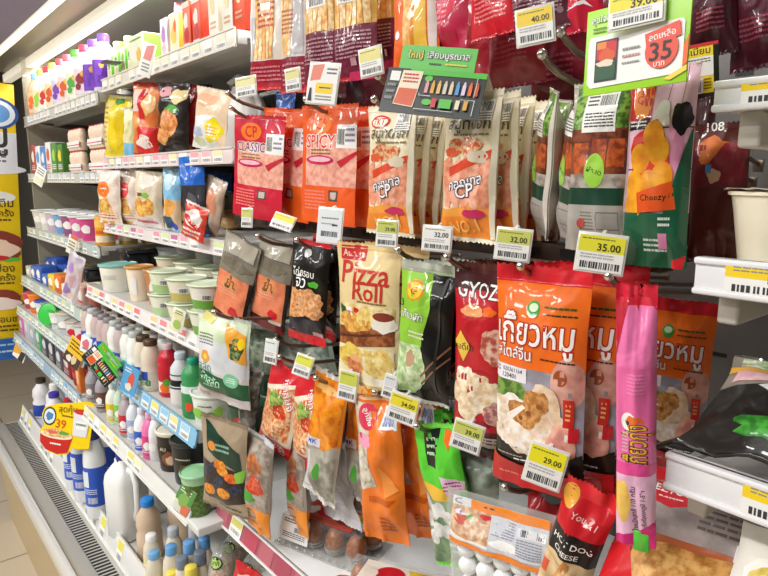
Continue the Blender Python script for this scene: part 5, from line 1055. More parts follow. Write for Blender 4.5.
# --- sixth far shelf
z = Z['a6']
six = [('#c060a8', 'magenta'), ('#b8bcc8', 'silver'), ('#9aa8b0', 'grey'), ('#3a9a5a', 'green'), ('#3a3c44', 'black'), ('#2c2e34', 'charcoal'), ('#4a4a52', 'dark grey'), ('#8a1c24', 'dark red')]
for i, (c, nm) in enumerate(six):
    for r_ in range(2):
        carton('food_pack', '%s food pack, %s row of the sixth far shelf' % (nm, ('front', 'back')[r_]), 'pack', .105, .05, .09+.01*(i % 2), c, [('b', 0, .4, .3, .22, '#d8d8dc'), ('lines', -.36, .7, .3, .9, 2, '#c8c8c8')], (-3.27+i*.118, .545+r_*.075, z+.001), 'food packs on the sixth far shelf', bev=.008)
for i in range(3): bottle('red_jelly_jar', 'dark red jelly jar, %s at the near end of the sixth far shelf' % ORD[i+1], 'jar', .085, .04, 'tub', '#8e1a20', '#a82a30', [(.35, .6, '#c8404a')], loc=(-2.33+(i % 2)*.09, .55+(i//2)*.095+(i % 2)*.01, z+.0005))
carton('orange_noodle_box', 'orange upright box beside the dark red jelly jars', 'box', .05, .05, .12, '#e0762a', [('b', 0, .5, .3, .3, '#f4c890'), ('r', -.4, .1, .4, .2, 'red')], (on(85, .53, z), .535, z+.001))
# --- bottom deck, far left: round bottles, big tub with 39 sign
zd = .541
for i, (c, nm) in enumerate((('#3a2e28', 'black'), ('#f0eeea', 'white'), ('#4a3aa8', 'violet'), ('#c02a30', 'red'), ('#5a2422', 'maroon'), ('#d8d4d0', 'grey'))):
    bottle('round_capped_bottle', 'white bottle with %s lid at the far left of the lowest deck' % nm, 'bottle', .19, .042, 'round', '#e6e4e6', c, [(.08, .36, ('#2c4aa8', '#3a5ab8', '#e4e0e4', '#c8404a', '#8a8490', '#3c60b8')[i])], loc=(-3.22+i*.13, .57+(i % 2)*.03, zd), group='round bottles at the far left')
    if i < 3: dup(bpy.data.objects['round_capped_bottle' if i == 0 else 'round_capped_bottle.%03d' % i], (-3.2+i*.13, .70, zd), 'bottle with %s lid, second row at far left of lowest deck' % nm)
P = at(66, 427, .44); s = size_at(P, 1); t = thing('promotion_sign', 'yellow and red cup-shaped 39 sign clipped over the lowest deck', 'sign', P, (-.2, .1, .7))
W, Hh = 56*s, 58*s
q = MB(); N = 20; up = [(-.5, .14), (-.46, .28), (-.2, .38), (.4, .5), (.5, .46), (.5, -.3), (.3, -.34), (.18, -.34), (.1, -.46), (-.1, -.5), (-.3, -.46), (-.44, -.34), (-.5, -.14), (-.42, -.02)]
i0 = q.add([(x*W, 0, y*Hh) for x, y in up]); j0 = q.add([(x*W, .0015, y*Hh) for x, y in up]); n = len(up)
q.face(list(range(i0, i0+n)), paper('sign', .4)); q.face(list(range(j0, j0+n))[::-1], paper('white', .5))
for k in range(n): q.face((i0+k, i0+(k+1) % n, j0+(k+1) % n, j0+k), paper('sign', .4))
q.build('board', t)
it = [('e', -.34, .36, .13, .16, 'ink'), ('e', -.34, .36, .11, .13, '#dfe6ea'), ('b', -.34, .36, .07, .07, '#4a86b8'), ('t', 'สุดคุ้ม', .0, .2, .36, '#8a5a10', None, -.12), ('lines', -.1, .3, .4, .36, 1, '#8a5a10'), ('t', '39', -.1, .46, .2, '#d8501a'), ('p', [(-.48, .66), (.16, .66), (.1, .93), (-.1, .98), (-.34, .93), (-.46, .82)], '#c8281e'), ('e', -.16, .66, .32, .07, '#f0e0c0'), ('b', -.16, .63, .28, .07, food('#f0d8a0', '#d89858', 60)), ('b', -.02, .61, .1, .03, '#5aa83a'), ('b', -.24, .62, .1, .03, '#e06a5a'), ('lines', -.26, .8, -.04, .86, 1, 'white'), ('p', [(.12, .2), (.46, .2), (.42, .62), (.16, .62)], '#e4e6ea'), ('e', .29, .2, .17, .05, '#c83a30'), ('r', .2, .36, .4, .5, '#f6f6f6'), ('lines', .2, .4, .4, .48, 1, '#6a8a6a')]
printed('printed_front', it, W, Hh, lambda u, v, e: (u*W, -.0004-e, (.5-v)*Hh), t, 0, default=lambda c: paper(c, .4))

# ------------------------------------------------------------------ middle bay
# --- top shelf: cartons
z = Z['b1']
spec = [(114, .03, .09, '#e9f0da', 'green', 'first white and green carton from the left, middle bay top shelf'), (121, .03, .092, '#e9f0da', 'green', 'second white and green carton from the left, middle bay top shelf'), (128, .03, .094, '#f0f2e0', 'lgreen', 'third white and green carton from the left, middle bay top shelf'), (135, .03, .096, '#eef2dc', 'green', 'fourth white and green carton, with green side, middle bay top shelf')]
for px, w, h, c, a, lb in spec: carton('milk_carton', lb, 'carton', w+.012, .04, h, c, [('b', 0, .3, .3, .15, a), ('b', 0, .7, .3, .2, '#f0e0a0'), ('lines', -.3, .46, .3, .54, 1, 'dgreen')], (on(px, .68, z+.04), .685, z+.001), 'cartons on the middle bay top shelf', side='#6ab83a', slant=True)
carton('green_tea_box', 'wide bright green box with pale front on the middle bay top shelf', 'box', .12, .09, .095, '#eef0c8', [('b', -.1, .5, .3, .3, '#f2f0e0'), ('b', .2, .6, .16, .2, '#e8c060'), ('lines', -.4, .1, .4, .2, 1, 'green')], (on(150, .70, z+.04), .705, z+.001), side='#5cc820')
carton('milk_carton', 'white and lilac carton right of the green box', 'carton', .045, .045, .105, '#f2eef2', [('b', 0, .4, .3, .2, '#b88ac8'), ('b', 0, .75, .3, .14, '#e8a0a8')], (on(172, .69, z+.05), .69, z+.001), side='#d8c8d8')
carton('milk_carton', 'yellow and white carton right of the lilac one', 'carton', .06, .05, .11, '#f6ecc8', [('b', 0, .5, .3, .2, '#f0c860'), ('b', .2, .3, .14, .14, 'orange')], (on(183, .70, z+.05), .70, z+.001), side='#f0a030')
bagbox('red_pouch', 'red soft pouch sticking up behind the yellow and white carton', 'pouch', (175, 5, 192, 50), .76, .02, [(1, '#d8303a')], [], .2, .2, seed=92, seal='#d8303a', wr=.006)
for px, lb, c in ((196, 'orange red carton, left of the pair near the right end, middle bay top shelf', '#e8704a'), (206, 'orange red carton, right of the pair near the right end, middle bay top shelf', '#e05a3a')):
    carton('milk_carton', lb, 'carton', .045, .05, .115, c, [('r', -.5, .0, .5, .12, '#f6e0d0'), ('b', 0, .4, .3, .16, '#f6e6dc'), ('b', .05, .7, .3, .16, '#c8202c'), ('lines', -.4, .86, .4, .95, 1, 'white')], (on(px, .69, z+.05), .69, z+.001), side='#d03a20')
bottle('snack_tub', 'round red tub behind the orange red cartons', 'tub', .10, .045, 'can', '#d83a24', '#e8603a', None, loc=(on(213, .76, z+.05), .77, z+.0005))
for px, c, s_, lb in ((221, '#fbf6ea', '#f2e8d0', 'tall cream box near the right end of the middle bay top shelf'), (235, '#f4efe4', '#e86a2a', 'cream box with orange side at the right end of the middle bay top shelf'), (247, '#e8502a', '#d83a20', 'orange red box at the extreme right of the middle bay top shelf')):
    carton('cereal_box', lb, 'box', .05, .06, .14, c, [('b', 0, .4, .24, .2, '#f0d8a0'), ('lines', -.3, .7, .3, .85, 2, '#d8b080')], (on(px, .69, z+.06), .70, z+.001), side=s_)
P = at(110, 62, .63); q = MB(); q.box(-.03, -.02, -.003, .03, .03, .002, plastic('#4a453c', .4), .001); tag(q.build('tag_clip', None, 50, P), 'flat dark clip on the edge of the middle bay top shelf', 'clip')
def hang_card(px, py, Y, w, h, label, items, roll=0., yaw=.5, tilt=0., c='white'):
    P = at(px, py, Y); s = size_at(P, 1)/.92; W, Hh = w*s, h*s
    t = thing('hanging_card', label, 'card', P, (tilt, roll, yaw), 'cards hanging from shelf edges')
    q = MB(); q.box(-W/2, 0, -Hh/2, W/2, .0012, Hh/2, paper(c, .4), .0004); q.build('board', t)
    printed('printed_front', items, W, Hh, lambda u, v, e: (u*W, -.0004-e, Hh/2-v*Hh), t, 0, default=lambda c_: paper(c_, .4)); return t
hang_card(147, 60, .62, 15, 30, 'white card with red patch hanging from the middle bay top shelf', [('p', [(-.2, .1), (.4, .0), (.3, .5), (-.3, .5)], '#e08a80'), ('lines', -.3, .6, .3, .9, 3, 'grey')], .35)
hang_card(40, 176, .60, 12, 18, 'white card hanging from the second far shelf', [('lines', -.36, .1, .36, .5, 3, '#8a8a70'), ('r', -.4, .6, .4, .9, '#e8e6c0')], .5)
hang_card(72, 245, .57, 11, 18, 'cream card hanging from the third far shelf', [('r', -.3, 0, .5, .16, '#e0704a'), ('lines', -.36, .3, .36, .8, 3, '#8a8a70')], .4, c='#efead8')
hang_card(20, 352, .50, 15, 16, 'yellow and black card hanging at the left end of the sixth far shelf', [('p', [(-.5, .1), (.2, 0), (.1, .6), (-.5, .8)], 'gold'), ('p', [(.1, .4), (.5, .3), (.4, 1), (.0, 1)], '#3a3430'), ('b', .3, .2, .16, .16, '#e8c8d0')], .5)
hang_card(75, 353, .485, 20, 28, 'yellow promotion card beside the far green and black card', [('r', -.5, 0, .5, .6, '#f2c22a'), ('lines', -.4, .1, .4, .5, 3, '#4a3a10'), ('r', -.5, .6, .5, 1, '#4a3a2c'), ('b', .1, .75, .16, .16, '#e8c8a0'), ('b', -.2, .8, .16, .12, '#e8e0d0')], .55)
hang_card(86, 345, .484, 13, 16, 'white card with pink heart mark above the yellow promotion card', [('b', 0, .45, .3, .3, '#e0708a'), ('lines', -.3, .7, .3, .9, 1, 'grey')], .3)
hang_card(62, 510, .47, 20, 20, 'yellow and white card lying on the front ledge beside the grille', [('r', -.5, 0, -.1, .6, '#f0c030'), ('b', .1, .5, .24, .26, '#d8607a'), ('lines', .0, .7, .4, .9, 2, 'grey'), ('p', [(-.5, .7), (.0, .9), (.0, 1), (-.5, 1)], '#5a6a2a')], .6, tilt=-.5)
hang_card(38, 464, .46, 12, 9, 'small white card on the grille at the far left', [('b', .1, .4, .2, .3, '#a05a60'), ('lines', -.4, .7, .4, .9, 1, '#3a3a3a')], .3, tilt=-.7)
hang_card(178, 320, .53, 14, 22, 'cream and green card clipped to the red and yellow shelf strip', [('b', 0, .3, .4, .2, '#e8e4b0'), ('lines', -.3, .1, .3, .3, 2, '#4a6a2a'), ('e', 0, .7, .3, .2, '#a8c860')], .3, c='#eef0d8')
hang_card(130, 380, .495, 18, 28, 'light blue card with red fruit picture on the blue shelf strip', [('r', -.5, 0, .5, 1, '#5aa8dc'), ('b', .1, .5, .2, .28, '#e05a4a'), ('b', .0, .75, .2, .14, '#f0e8d0'), ('lines', -.4, .1, .0, .3, 2, 'white')], .35, c='#5aa8dc')
hang_card(184, 500, .485, 18, 30, 'green and orange card at the right end of the white strip', [('r', -.5, 0, .5, .6, '#5aa04a'), ('b', 0, .5, .3, .3, '#8ac060'), ('p', [(.0, .7), (.5, .6), (.5, 1), (.1, 1)], '#e87a50'), ('lines', -.4, .1, .3, .3, 2, 'white')], .5, c='#e8e8dc')

# --- second shelf: chip bags standing up
z = Z['b2']
def stand(name, label, cat, x0, x1, ytop, Y, D, bands, prints, yaw=.25, roll=0., zs=None, **kw):
    zz = z if zs is None else zs
    T = at((x0+x1)/2, ytop, Y); L = T.z-zz-.001
    r = thing(name, label, cat, T, (0, roll, yaw)); bag(r, span(T, x1-x0, yaw), L/max(.9, math.cos(roll)), D, bands, prints, **kw); return r
def base(px, py, z):
    """the point of the level z that shows at a spot of the photograph"""
    d = RIGHT*(px-384) + UP*(288-py) + FWD*FPX
    return CAM + d*((z-H)/d.z)
CH = dict(st=.06, sb=.03, wr=.004, narrow=.1)
stand('chip_bag', 'yellow chip bag standing at the left end of the pink-stripped shelf', 'chip bag', 105, 132, 95, .68, .05, [(1, '#f2d81e')], glint([('r', -.4, .1, -.1, .9, '#f4e68a'), ('b', .1, .1, .2, .05, '#3a8a2a'), ('lines', -.4, .2, -.15, .8, 8, '#d8a01a'), ('b', .3, .5, .2, .3, '#e8c60e')], 6, 2), .3, .12, seed=101, seal='#e8e0a0', **CH)
stand('chip_bag', 'small pale yellow and blue bag between yellow and red chip bags', 'chip bag', 124, 135, 108, .665, .02, [(.7, '#f0e8b0'), (1, '#8ac8e8')], [], .3, .1, seed=102, seal='#e8e4d0', **CH)
stand('chip_bag', 'red and orange chip bag with white patch', 'chip bag', 133, 160, 82, .67, .04, [(1, '#e07a3a')], glint([('p', [(-.4, .1), (.1, .1), (-.1, .4), (-.4, .4)], '#f2d8d0'), ('r', -.1, .1, .1, .5, '#d02a24'), ('p', [(-.1, .6), (.5, .6), (.5, 1), (-.3, 1)], '#d8261e'), ('b', .1, .8, .3, .1, '#f8e8e0'), ('b', .25, .3, .2, .14, '#f0c080'), ('b', -.25, .55, .2, .1, '#f2a050')], 8, 3), .3, .1, seed=103, seal='#d83a34', **CH)
stand('chip_bag', 'black chip bag picturing orange chips, beside the red one', 'chip bag', 158, 190, 82, .67, .045, [(1, '#2a201c')], glint([('b', -.2, .14, .24, .08, '#e8a8b0'), ('b', .26, .2, .22, .1, '#f0dca0'), ('b', .1, .38, .2, .06, 'green'), ('b', .0, .58, .3, .2, food('#f0a868', '#d07838', 20)), ('b', -.2, .75, .2, .12, food('#f0b070', '#d88a48', 20))], 10, 4), .3, .08, seed=104, seal='#3a302c', **CH)
stand('chip_bag', 'red chip bag behind and right of the black one', 'chip bag', 182, 198, 84, .725, .03, [(1, '#c8201e')], [], .3, .12, seed=105, seal='#c8201e', **CH)
stand('chip_bag', 'dark chip bag behind in the shade of the top shelf', 'chip bag', 186, 212, 84, .80, .05, [(1, '#2c1c1c')], [('b', 0, .4, .3, .2, '#5a2a2a')], .2, .1, seed=106, seal='#2c1c1c', **CH)
stand('snack_pouch', 'cream and peach pouch with yellow leaf mark, leaning right', 'pouch', 197, 232, 88, .655, .035, [(1, '#f4d8b8')], [('p', [(-.5, .5), (.3, .4), (.4, 1), (-.5, 1)], '#eef0ea'), ('b', .22, .66, .22, .2, '#f2dc1e'), ('lines', .06, .6, .36, .74, 3, '#d88a1a'), ('b', -.24, .72, .16, .08, '#c0c8e0'), ('b', -.2, .88, .16, .08, '#d8dcb8'), ('b', -.1, .2, .3, .1, '#f0bc98')], .3, .2, seed=107, seal='#f0e0c8', **CH)
jp = thing('white_handle_jug', 'white handled jug behind the cream pouch', 'jug', (on(236, .76, z+.08), .78, z+.0005), (0, 0, .4))
q = MB(); q.lathe([(.05, 0), (.055, .005), (.055, .10), (.045, .135), (.022, .155), (.02, .165)], plastic('#f2f0ec', .3), 20, sq=4); q.build('jug_body', jp)
q = MB(); q.tube([(-.03, 0, .15), (-.04, 0, .175), (-.01, 0, .19), (.03, 0, .175), (.052, 0, .12), (.05, 0, .08)], .009, plastic('#f2f0ec', .3), 10); q.build('handle', jp)
stand('snack_pouch', 'small blue foil bag lying behind the wire hooks', 'pouch', 276, 296, 92, .80, .02, [(1, '#2a4a8a')], [], .3, .1, seed=108, seal='#2a4a8a', zs=z, **CH)
# --- third shelf: bread
z = Z['b3']
BRD = food('#e8b058', '#c88638', 26)
def bread(label, x0, x1, yt, logo, txt, seed, foot):
    it = [('r', -.46, .1, .46, .97, food('#f2e4d8', '#e2cdb8', 8)), ('p', [(-.4, .55), (.1, .5), (.3, .8), (.1, 1), (-.4, 1)], BRD), ('p', [(-.3, .6), (.0, .52), (.3, .9), (-.3, .98)], food('#f0c878', '#d8a048', 26)), ('e', -.1, .36, .3, .15, logo), ('lines', -.26, .33, .08, .39, 1, 'white'), ('r', -.44, .8, .4, .95, '#f6e8d0'), ('lines', -.4, .82, .36, .93, 2, foot)]
    return stand('bread_bag', label, 'bread bag', x0, x1, yt, .655 if x0 > 110 else .612, .03, [(1, '#eee0d4')], glint(it, 6, seed, '#ffffff'), .3, .03, seed=seed, seal='#f4eee8', **CH)
bread('clear bread bag with orange oval logo at the left of the bread shelf', 97, 120, 170, '#f07a22', 'Deli', 111, 'red')
bread('clear bread bag with red oval logo beside the orange one', 118, 139, 171, '#e04a50', 'Deli', 112, '#e8a0a0')
stand('bread_bag', 'bag of golden croissants with white and red foot label', 'bread bag', 135, 163, 171, .65, .05, [(1, '#e8d8bc')], glint([('b', .0, .2, .3, .12, '#f2e8dc'), ('b', .1, .42, .14, .05, '#8ac04a'), ('r', -.3, .38, .0, .44, '#6a4a2a'), ('b', -.2, .6, .2, .14, BRD), ('b', .16, .62, .22, .14, BRD), ('b', -.05, .7, .2, .12, food('#f0c068', '#d89a40', 26)), ('r', -.46, .8, .46, .97, '#f4e8e8'), ('r', -.4, .86, .4, .91, '#d86a78')], 7, 5, '#fff'), .3, .05, seed=113, seal='#e8dcc8', **CH)
stand('bread_bag', 'pale blue bag with orange bread picture', 'bread bag', 163, 181, 168, .655, .03, [(.5, '#8ac4ea'), (1, '#e8c8a0')], glint([('b', 0, .2, .3, .16, '#c8e4f4'), ('b', .0, .62, .3, .14, '#f0a84a'), ('b', -.1, .85, .3, .1, '#3a5a78'), ('b', .2, .92, .2, .06, '#2a4ac0')], 6, 6, '#fff'), .3, .05, seed=114, seal='#a8d4ee', **CH)
stand('bread_bag', 'black bag with bright blue gathered top', 'bread bag', 178, 204, 156, .632, .022, [(.36, '#1f66c8'), (1, '#34343a')], glint([('b', .0, .6, .3, .14, '#5a5a62'), ('b', -.1, .85, .2, .1, '#c8b8a8')], 8, 7, '#e8eef8'), .3, -.03, seed=115, seal='#2a78d8', **CH)
stand('biscuit_pack', 'red and white biscuit pack leaning at the front edge of the bread shelf', 'biscuit pack', 186, 210, 204, .598, .02, [(1, '#d8402c')], [('b', 0, .4, .4, .24, '#f4e8e0'), ('p', [(-.4, .3), (.4, .6), (.3, .7), (-.4, .44)], 'red'), ('lines', -.4, .7, .4, .95, 2, '#f6e0d8')], .3, .3, seed=116, seal='#f0e0d8', **CH)
bagbox('dried_sausage_pack', 'clear pack of dark brown sausages lying behind the biscuit pack', 'sausage pack', (194, 176, 226, 212), .74, .03, [(1, '#5a2a20')], [('b', 0, .3, .4, .1, '#8a4a34'), ('b', 0, .55, .4, .1, '#7a3a2a'), ('b', 0, .8, .4, .08, '#9a5a44')], .2, .1, seed=117, seal='#6a4a40', wr=.004)
bagbox('blue_bag', 'blue bag lying at the rear of the bread shelf', 'bag', (190, 170, 232, 190), .80, .04, [(1, '#1a4a9a')], [], .2, 0, seed=118, seal='#1a4a9a', wr=.006)
stand('cheese_pack', 'small pale cheese pack standing next to the ham packs', 'cheese pack', 208, 228, 178, .67, .03, [(1, '#d0b8a0')], [('b', 0, .4, .3, .2, '#e89a78'), ('b', 0, .75, .3, .14, '#b8b8b8'), ('lines', -.3, .88, .3, .96, 1, 'grey')], .3, .3, seed=119, seal='#e8e0d8', **CH)
for i in range(5):
    b_ = MB(); b_.blob((0, 0, .028), (.05, .045, .028), food('#f0c890', '#e0a868', 14), 14); o = b_.build('bun', None, 180, (-2.12+i*.12, .80, z+.001)); tag(o, 'round pale bun at the rear of the bread shelf, %s from the left' % ORD[i+1], 'bun', 'buns at the rear of the bread shelf')
# --- fourth shelf: tubs and dessert cups
z = Z['b4']
wt = bottle('white_tub', 'large white yogurt tub at the left end of the red and yellow shelf', 'tub', .085, .056, 'tub', '#f4f0e4', '#8ac8c0', None, loc=(on(119, .605, z+.03), .605, z+.0005), n=28, art=[('lines', -.2, .3, .2, .6, 3, '#c8d8c8')], lz=(.2, .8))
for i, px in enumerate((140, 152)):
    bottle('cream_cup', 'tall cream cup with orange lid edge, %s right of the white tub' % ORD[i+1], 'cup', .10, .038, 'cup', '#f6e8d0' if i == 0 else '#c8844a', '#d8a060', None, loc=(on(px, .60, z+.04), .60+.02*i, z+.0005), n=24, art=[('b', 0, .5, .14, .4, 'white')], lz=(.1, .8))
def dessert(label, px, Y, zz, c1, c2):
    return bottle('layered_dessert_cup', label, 'dessert cup', .058, .047, 'cup', '#eceee2', '#d8e4c8', [(.06, .42, c2), (.42, .9, c1)], loc=(on(px, Y, zz+.03), Y, zz+.0005), n=24, group='stacked layered dessert cups', art=[('r', .0, .3, .25, .62, 'white'), ('bar', .02, .36, .23, .58, 'ink')], lz=(.1, .9))
k = 0
for i, (px, Y, lo, hi) in enumerate(((168, .585, ('#e8ecd8', '#b8d8a0'), ('#e4ecd0', '#a8cc88')), (187, .575, ('#ece8d4', '#d0c080'), ('#eae6d0', '#c8b868')), (210, .58, ('#e6e8d4', '#7ab04a'), ('#e8e6da', '#6aa83a')))):
    nm = ['pale mint', 'cream and olive', 'white and green', 'pale and green'][i]
    dessert('%s layered dessert cup, bottom of its stack' % nm, px, Y, z, *lo); o = dessert('%s layered dessert cup, top of its stack' % nm, px, Y, z+.0595, *hi)
for i in range(4):
    dessert('layered dessert cup in the second row, %s from the left, bottom one' % ORD[i+1], 172+i*20, .70, z, '#e4e4d0', '#a8b878'); dessert('layered dessert cup in the second row, %s from the left, top one' % ORD[i+1], 172+i*20, .70, z+.0595, '#e8e2c8', '#c8a868')
bk = thing('black_box', 'large black lidded box at the back of the dessert shelf', 'box', (at(138, 255, .70).x+.02, .69, z+.001)); bh = at(138, 246, .72).z-z-.012
q = MB(); q.box(-.05, -.045, 0, .05, .045, bh, plastic('#1c1c20', .2), .008); q.build('tub_body', bk)
q = MB(); q.box(-.054, -.049, bh, .054, .049, bh+.01, plastic('#2a2a30', .2), .003); q.build('lid', bk)
bk = thing('black_box', 'small black lidded box just left of the white tub', 'box', (at(92, 275, .585).x, .59, z+.001)); bh = at(92, 266, .59).z-z-.01
q = MB(); q.box(-.03, -.03, 0, .03, .03, bh, plastic('#1c1c20', .2), .006); q.build('tub_body', bk)
q = MB(); q.box(-.032, -.032, bh, .032, .032, bh+.008, plastic('#2a2a30', .2), .003); q.build('lid', bk)
for i, px in enumerate((173, 193, 212, 230)):
    P = at(px, 246, .79); bottle('white_bucket', 'white plastic bucket at the rear of the dessert shelf, %s from the left' % ORD[i+1], 'bucket', P.z-z, .05, 'tub', '#dcdedd', '#c8ccd0', None, loc=(P.x, .79, z+.0005), group='white buckets at the rear of the dessert shelf')
# --- fifth shelf: jars
z = Z['b5']
CRM = '#e6dccb'; 
jk = [bottle('milk_jar', 'x', 'milk jar', .135, .026, 'jar', '#e4d8c4', '#54402e', [(.08, .4, '#e0dccf')], group='milk jars', art=[('r', -.5, .0, .1, .55, '#2c4ab0'), ('r', .12, 0, .5, 1, '#d8d4c8'), ('b', .1, .7, .14, .2, '#4a8a4a'), ('lines', -.4, .65, .0, .9, 2, '#a08a60')], lz=(.08, .4)),
      bottle('milk_jar', 'x', 'milk jar', .135, .026, 'jar', '#eef0ea', '#b8bcb8', [(.08, .4, '#d8ece6')], group='milk jars', art=[('b', 0, .5, .2, .3, '#4ab0b8'), ('r', -.5, .8, .5, 1, '#2c5ac0')], lz=(.08, .4)),
      bottle('milk_jar', 'x', 'milk jar', .135, .026, 'jar', '#c8b4b0', '#8a8488', [(.08, .4, '#2c58c0')], group='milk jars', art=[('b', 0, .5, .2, .3, '#e8e8f0')], lz=(.08, .4))]
used = set(); pat = [0, 0, 1, 1, 2, 1, 2, 2, 2, 1, 2]
jn = ['cream jar with brown lid', 'white jar with grey lid', 'mauve jar with grey lid']
x0 = on(151, .545, z+.06)
for c in range(11):
    for r_ in range(4):
        kk = pat[c] if r_ == 0 else (0, 1, 0, 2)[(c+r_) % 4] if c > 1 else (0, 1, 1, 0)[(c+r_) % 4]
        loc = (x0-c*.058, .547+r_*.06, z+.0005); lb = '%s, %s from the right in row %s of the blue-stripped shelf' % (jn[kk], ORD[c+1], ('one', 'two', 'three', 'four')[r_])
        if kk not in used: jk[kk].location = loc; jk[kk]['label'] = lb; used.add(kk); o = jk[kk]
        else: o = dup(jk[kk], loc, lb)
        o.rotation_euler.z = .7+rnd.uniform(-.25, .25)
for i, (a_, r_) in enumerate(((1, 2), (1, 3), (2, 3))):
    dup(jk[0], (x0+a_*.058, .547+r_*.06, z+.0005), 'cream jar with brown lid standing apart to the right, %s back' % ORD[i+1])
bottle('juice_bottle', 'red juice bottle right of the milk jars', 'bottle', .135, .027, 'pet', '#c82434', '#d8b8c0', [(.1, .3, '#e8e0d8'), (.34, .5, '#c01c28')], loc=(on(169, .565, z+.06), .565, z+.0005), art=[('b', 0, .6, .2, .3, 'orange'), ('b', .1, .3, .14, .2, 'green')], lz=(.05, .4))
bottle('juice_bottle', 'dark bottle with white band between red and green bottles', 'bottle', .135, .028, 'round', '#d8dce0', '#c8d4e0', [(.36, .62, '#1c1c20'), (.08, .34, '#e4dcd8')], loc=(on(181, .558, z+.06), .56, z+.0005))
bottle('juice_bottle', 'green bottle with teal cap at the right of the blue-stripped shelf', 'bottle', .14, .029, 'pet', '#3c9a5a', '#1f9a7a', [(.1, .44, '#2a8a4a'), (.44, .56, '#dce8e4')], loc=(on(193, .552, z+.06), .555, z+.0005), art=[('e', 0, .7, .14, .2, '#e0502a')], lz=(.1, .5))
bottle('round_tub', 'white tub with green leaf pattern at the right end of the blue-stripped shelf', 'tub', .075, .05, 'tub', '#eef2ea', '#dfe8dc', None, loc=(on(210, .565, z+.03), .575, z+.0005), art=[('b', -.2, .6, .2, .2, '#8ac84a'), ('b', .1, .7, .2, .2, '#5aa83a'), ('lines', -.16, .26, .16, .36, 1, 'dgreen'), ('b', .3, .5, .1, .2, '#a8d860')], lz=(.1, .9))
bottle('round_tub', 'dark green tub right of the leaf patterned tub', 'tub', .075, .045, 'tub', '#1c4a2c', '#2a5a3a', None, loc=(on(242, .58, z+.03), .60, z+.0005), art=[('e', -.1, .4, .12, .2, 'red')], lz=(.1, .9))
# --- sixth shelf: small bottles
z = Z['b6']
sb = [('#b0aab0', '#c8c4c8', '#8a8088', 'grey'), ('#a8a0a8', '#c0bcc0', '#6a4a40', 'mauve grey'), ('#eef0e4', '#e0e4dc', '#e8d02a', 'white with yellow label'), ('#c8e0cc', '#d8e4d8', '#7ac84a', 'pale green'), ('#b8a8ac', '#c0b8bc', '#c8283a', 'grey with red label'), ('#e6eaf0', '#d8dce4', '#a8b8dc', 'white with pale blue label'), ('#f2f4f6', '#e8e8ec', '#2460c8', 'white with deep blue label'), ('#f078b0', '#e8a8c8', '#d83a88', 'pink'), ('#eef0f0', '#d8d8d8', '#e8e0e0', 'white with brown print')]
for i, (b, c, l, nm) in enumerate(sb):
    px = (93, 103, 114, 122, 127, 135, 143, 151, 157)[i]
    Y = (.53, .53, .525, .54, .525, .53, .52, .525, .535)[i]
    t = bottle('yogurt_bottle', nm+' small bottle in the front row above the white strip', 'bottle', .125, .0225, 'milk', b, c, l, loc=(on(px, Y, z+.05), Y, z+.0005), group='small bottles above the white strip', art=[('b', 0, .5, .2, .2, 'white'), ('lines', -.3, .7, .3, .9, 2, '#e8e8e8')], lz=(.1, .52))
    for r_ in range(2): dup(t, t.location+Vector((-.006+.01*r_, .052*(r_+1), 0)), nm+' small bottle, %s row behind above the white strip' % ('second', 'third')[r_])
for i in range(8): 
    dup(bpy.data.objects['yogurt_bottle.%03d' % (1+3*(i % 3))] if 'yogurt_bottle.%03d' % (1+3*(i % 3)) in bpy.data.objects else t, (-2.17+i*.055, .54 if i < 1 else .66, z+.0005), 'small dim bottle at the far end above the white strip, %s from the left' % ORD[i+1]) if i > 0 else None
cafe = bottle('coffee_tub', 'dark coffee tub with cream lid above the white strip', 'tub', .105, .042, 'tub', '#241a16', '#ece6d4', [(.3, .62, '#1c1412')], loc=(on(172, .545, z+.05), .55, z+.0005), n=26, dome=.0, art=[('t', 'AU', -.1, .3, .2, '#e0d8c8'), ('b', .05, .65, .2, .26, '#8a5030'), ('b', .1, .7, .12, .16, '#e0c0a0')], lz=(.1, .8))
bottle('coffee_tub', 'black tub with dark green lid beside the cream-lidded tub', 'tub', .11, .046, 'tub', '#15161a', '#202a28', None, loc=(on(191, .555, z+.05), .555, z+.0005), n=26, art=[('lines', -.2, .22, .2, .32, 1, '#c8c0a0'), ('b', .1, .6, .2, .2, '#5a4a2a')], lz=(.1, .8))
bottle('green_tea_cup', 'pale green lidded cup of green tea in front of the black tub', 'cup', .10, .036, 'cup', food('#6a8a3a', '#4a6a2a', 40), '#9ccfa0', [(.78, .93, '#a8d8a8')], loc=(on(196, .515, z+.04), .518, z-.02), n=26, dome=.006)
# ledge that carries the cup at the shelf end
q = MB(); q.box(-.05, -.032, -.02, .06, .05, 0, enamel('#e6e6e2'), .003); tag(q.build('shelf_end_ledge', None, 50, (on(196, .515, z+.04)+.01, .518, z-.0205)), 'white ledge at the shelf end under the green tea cup', 'ledge')
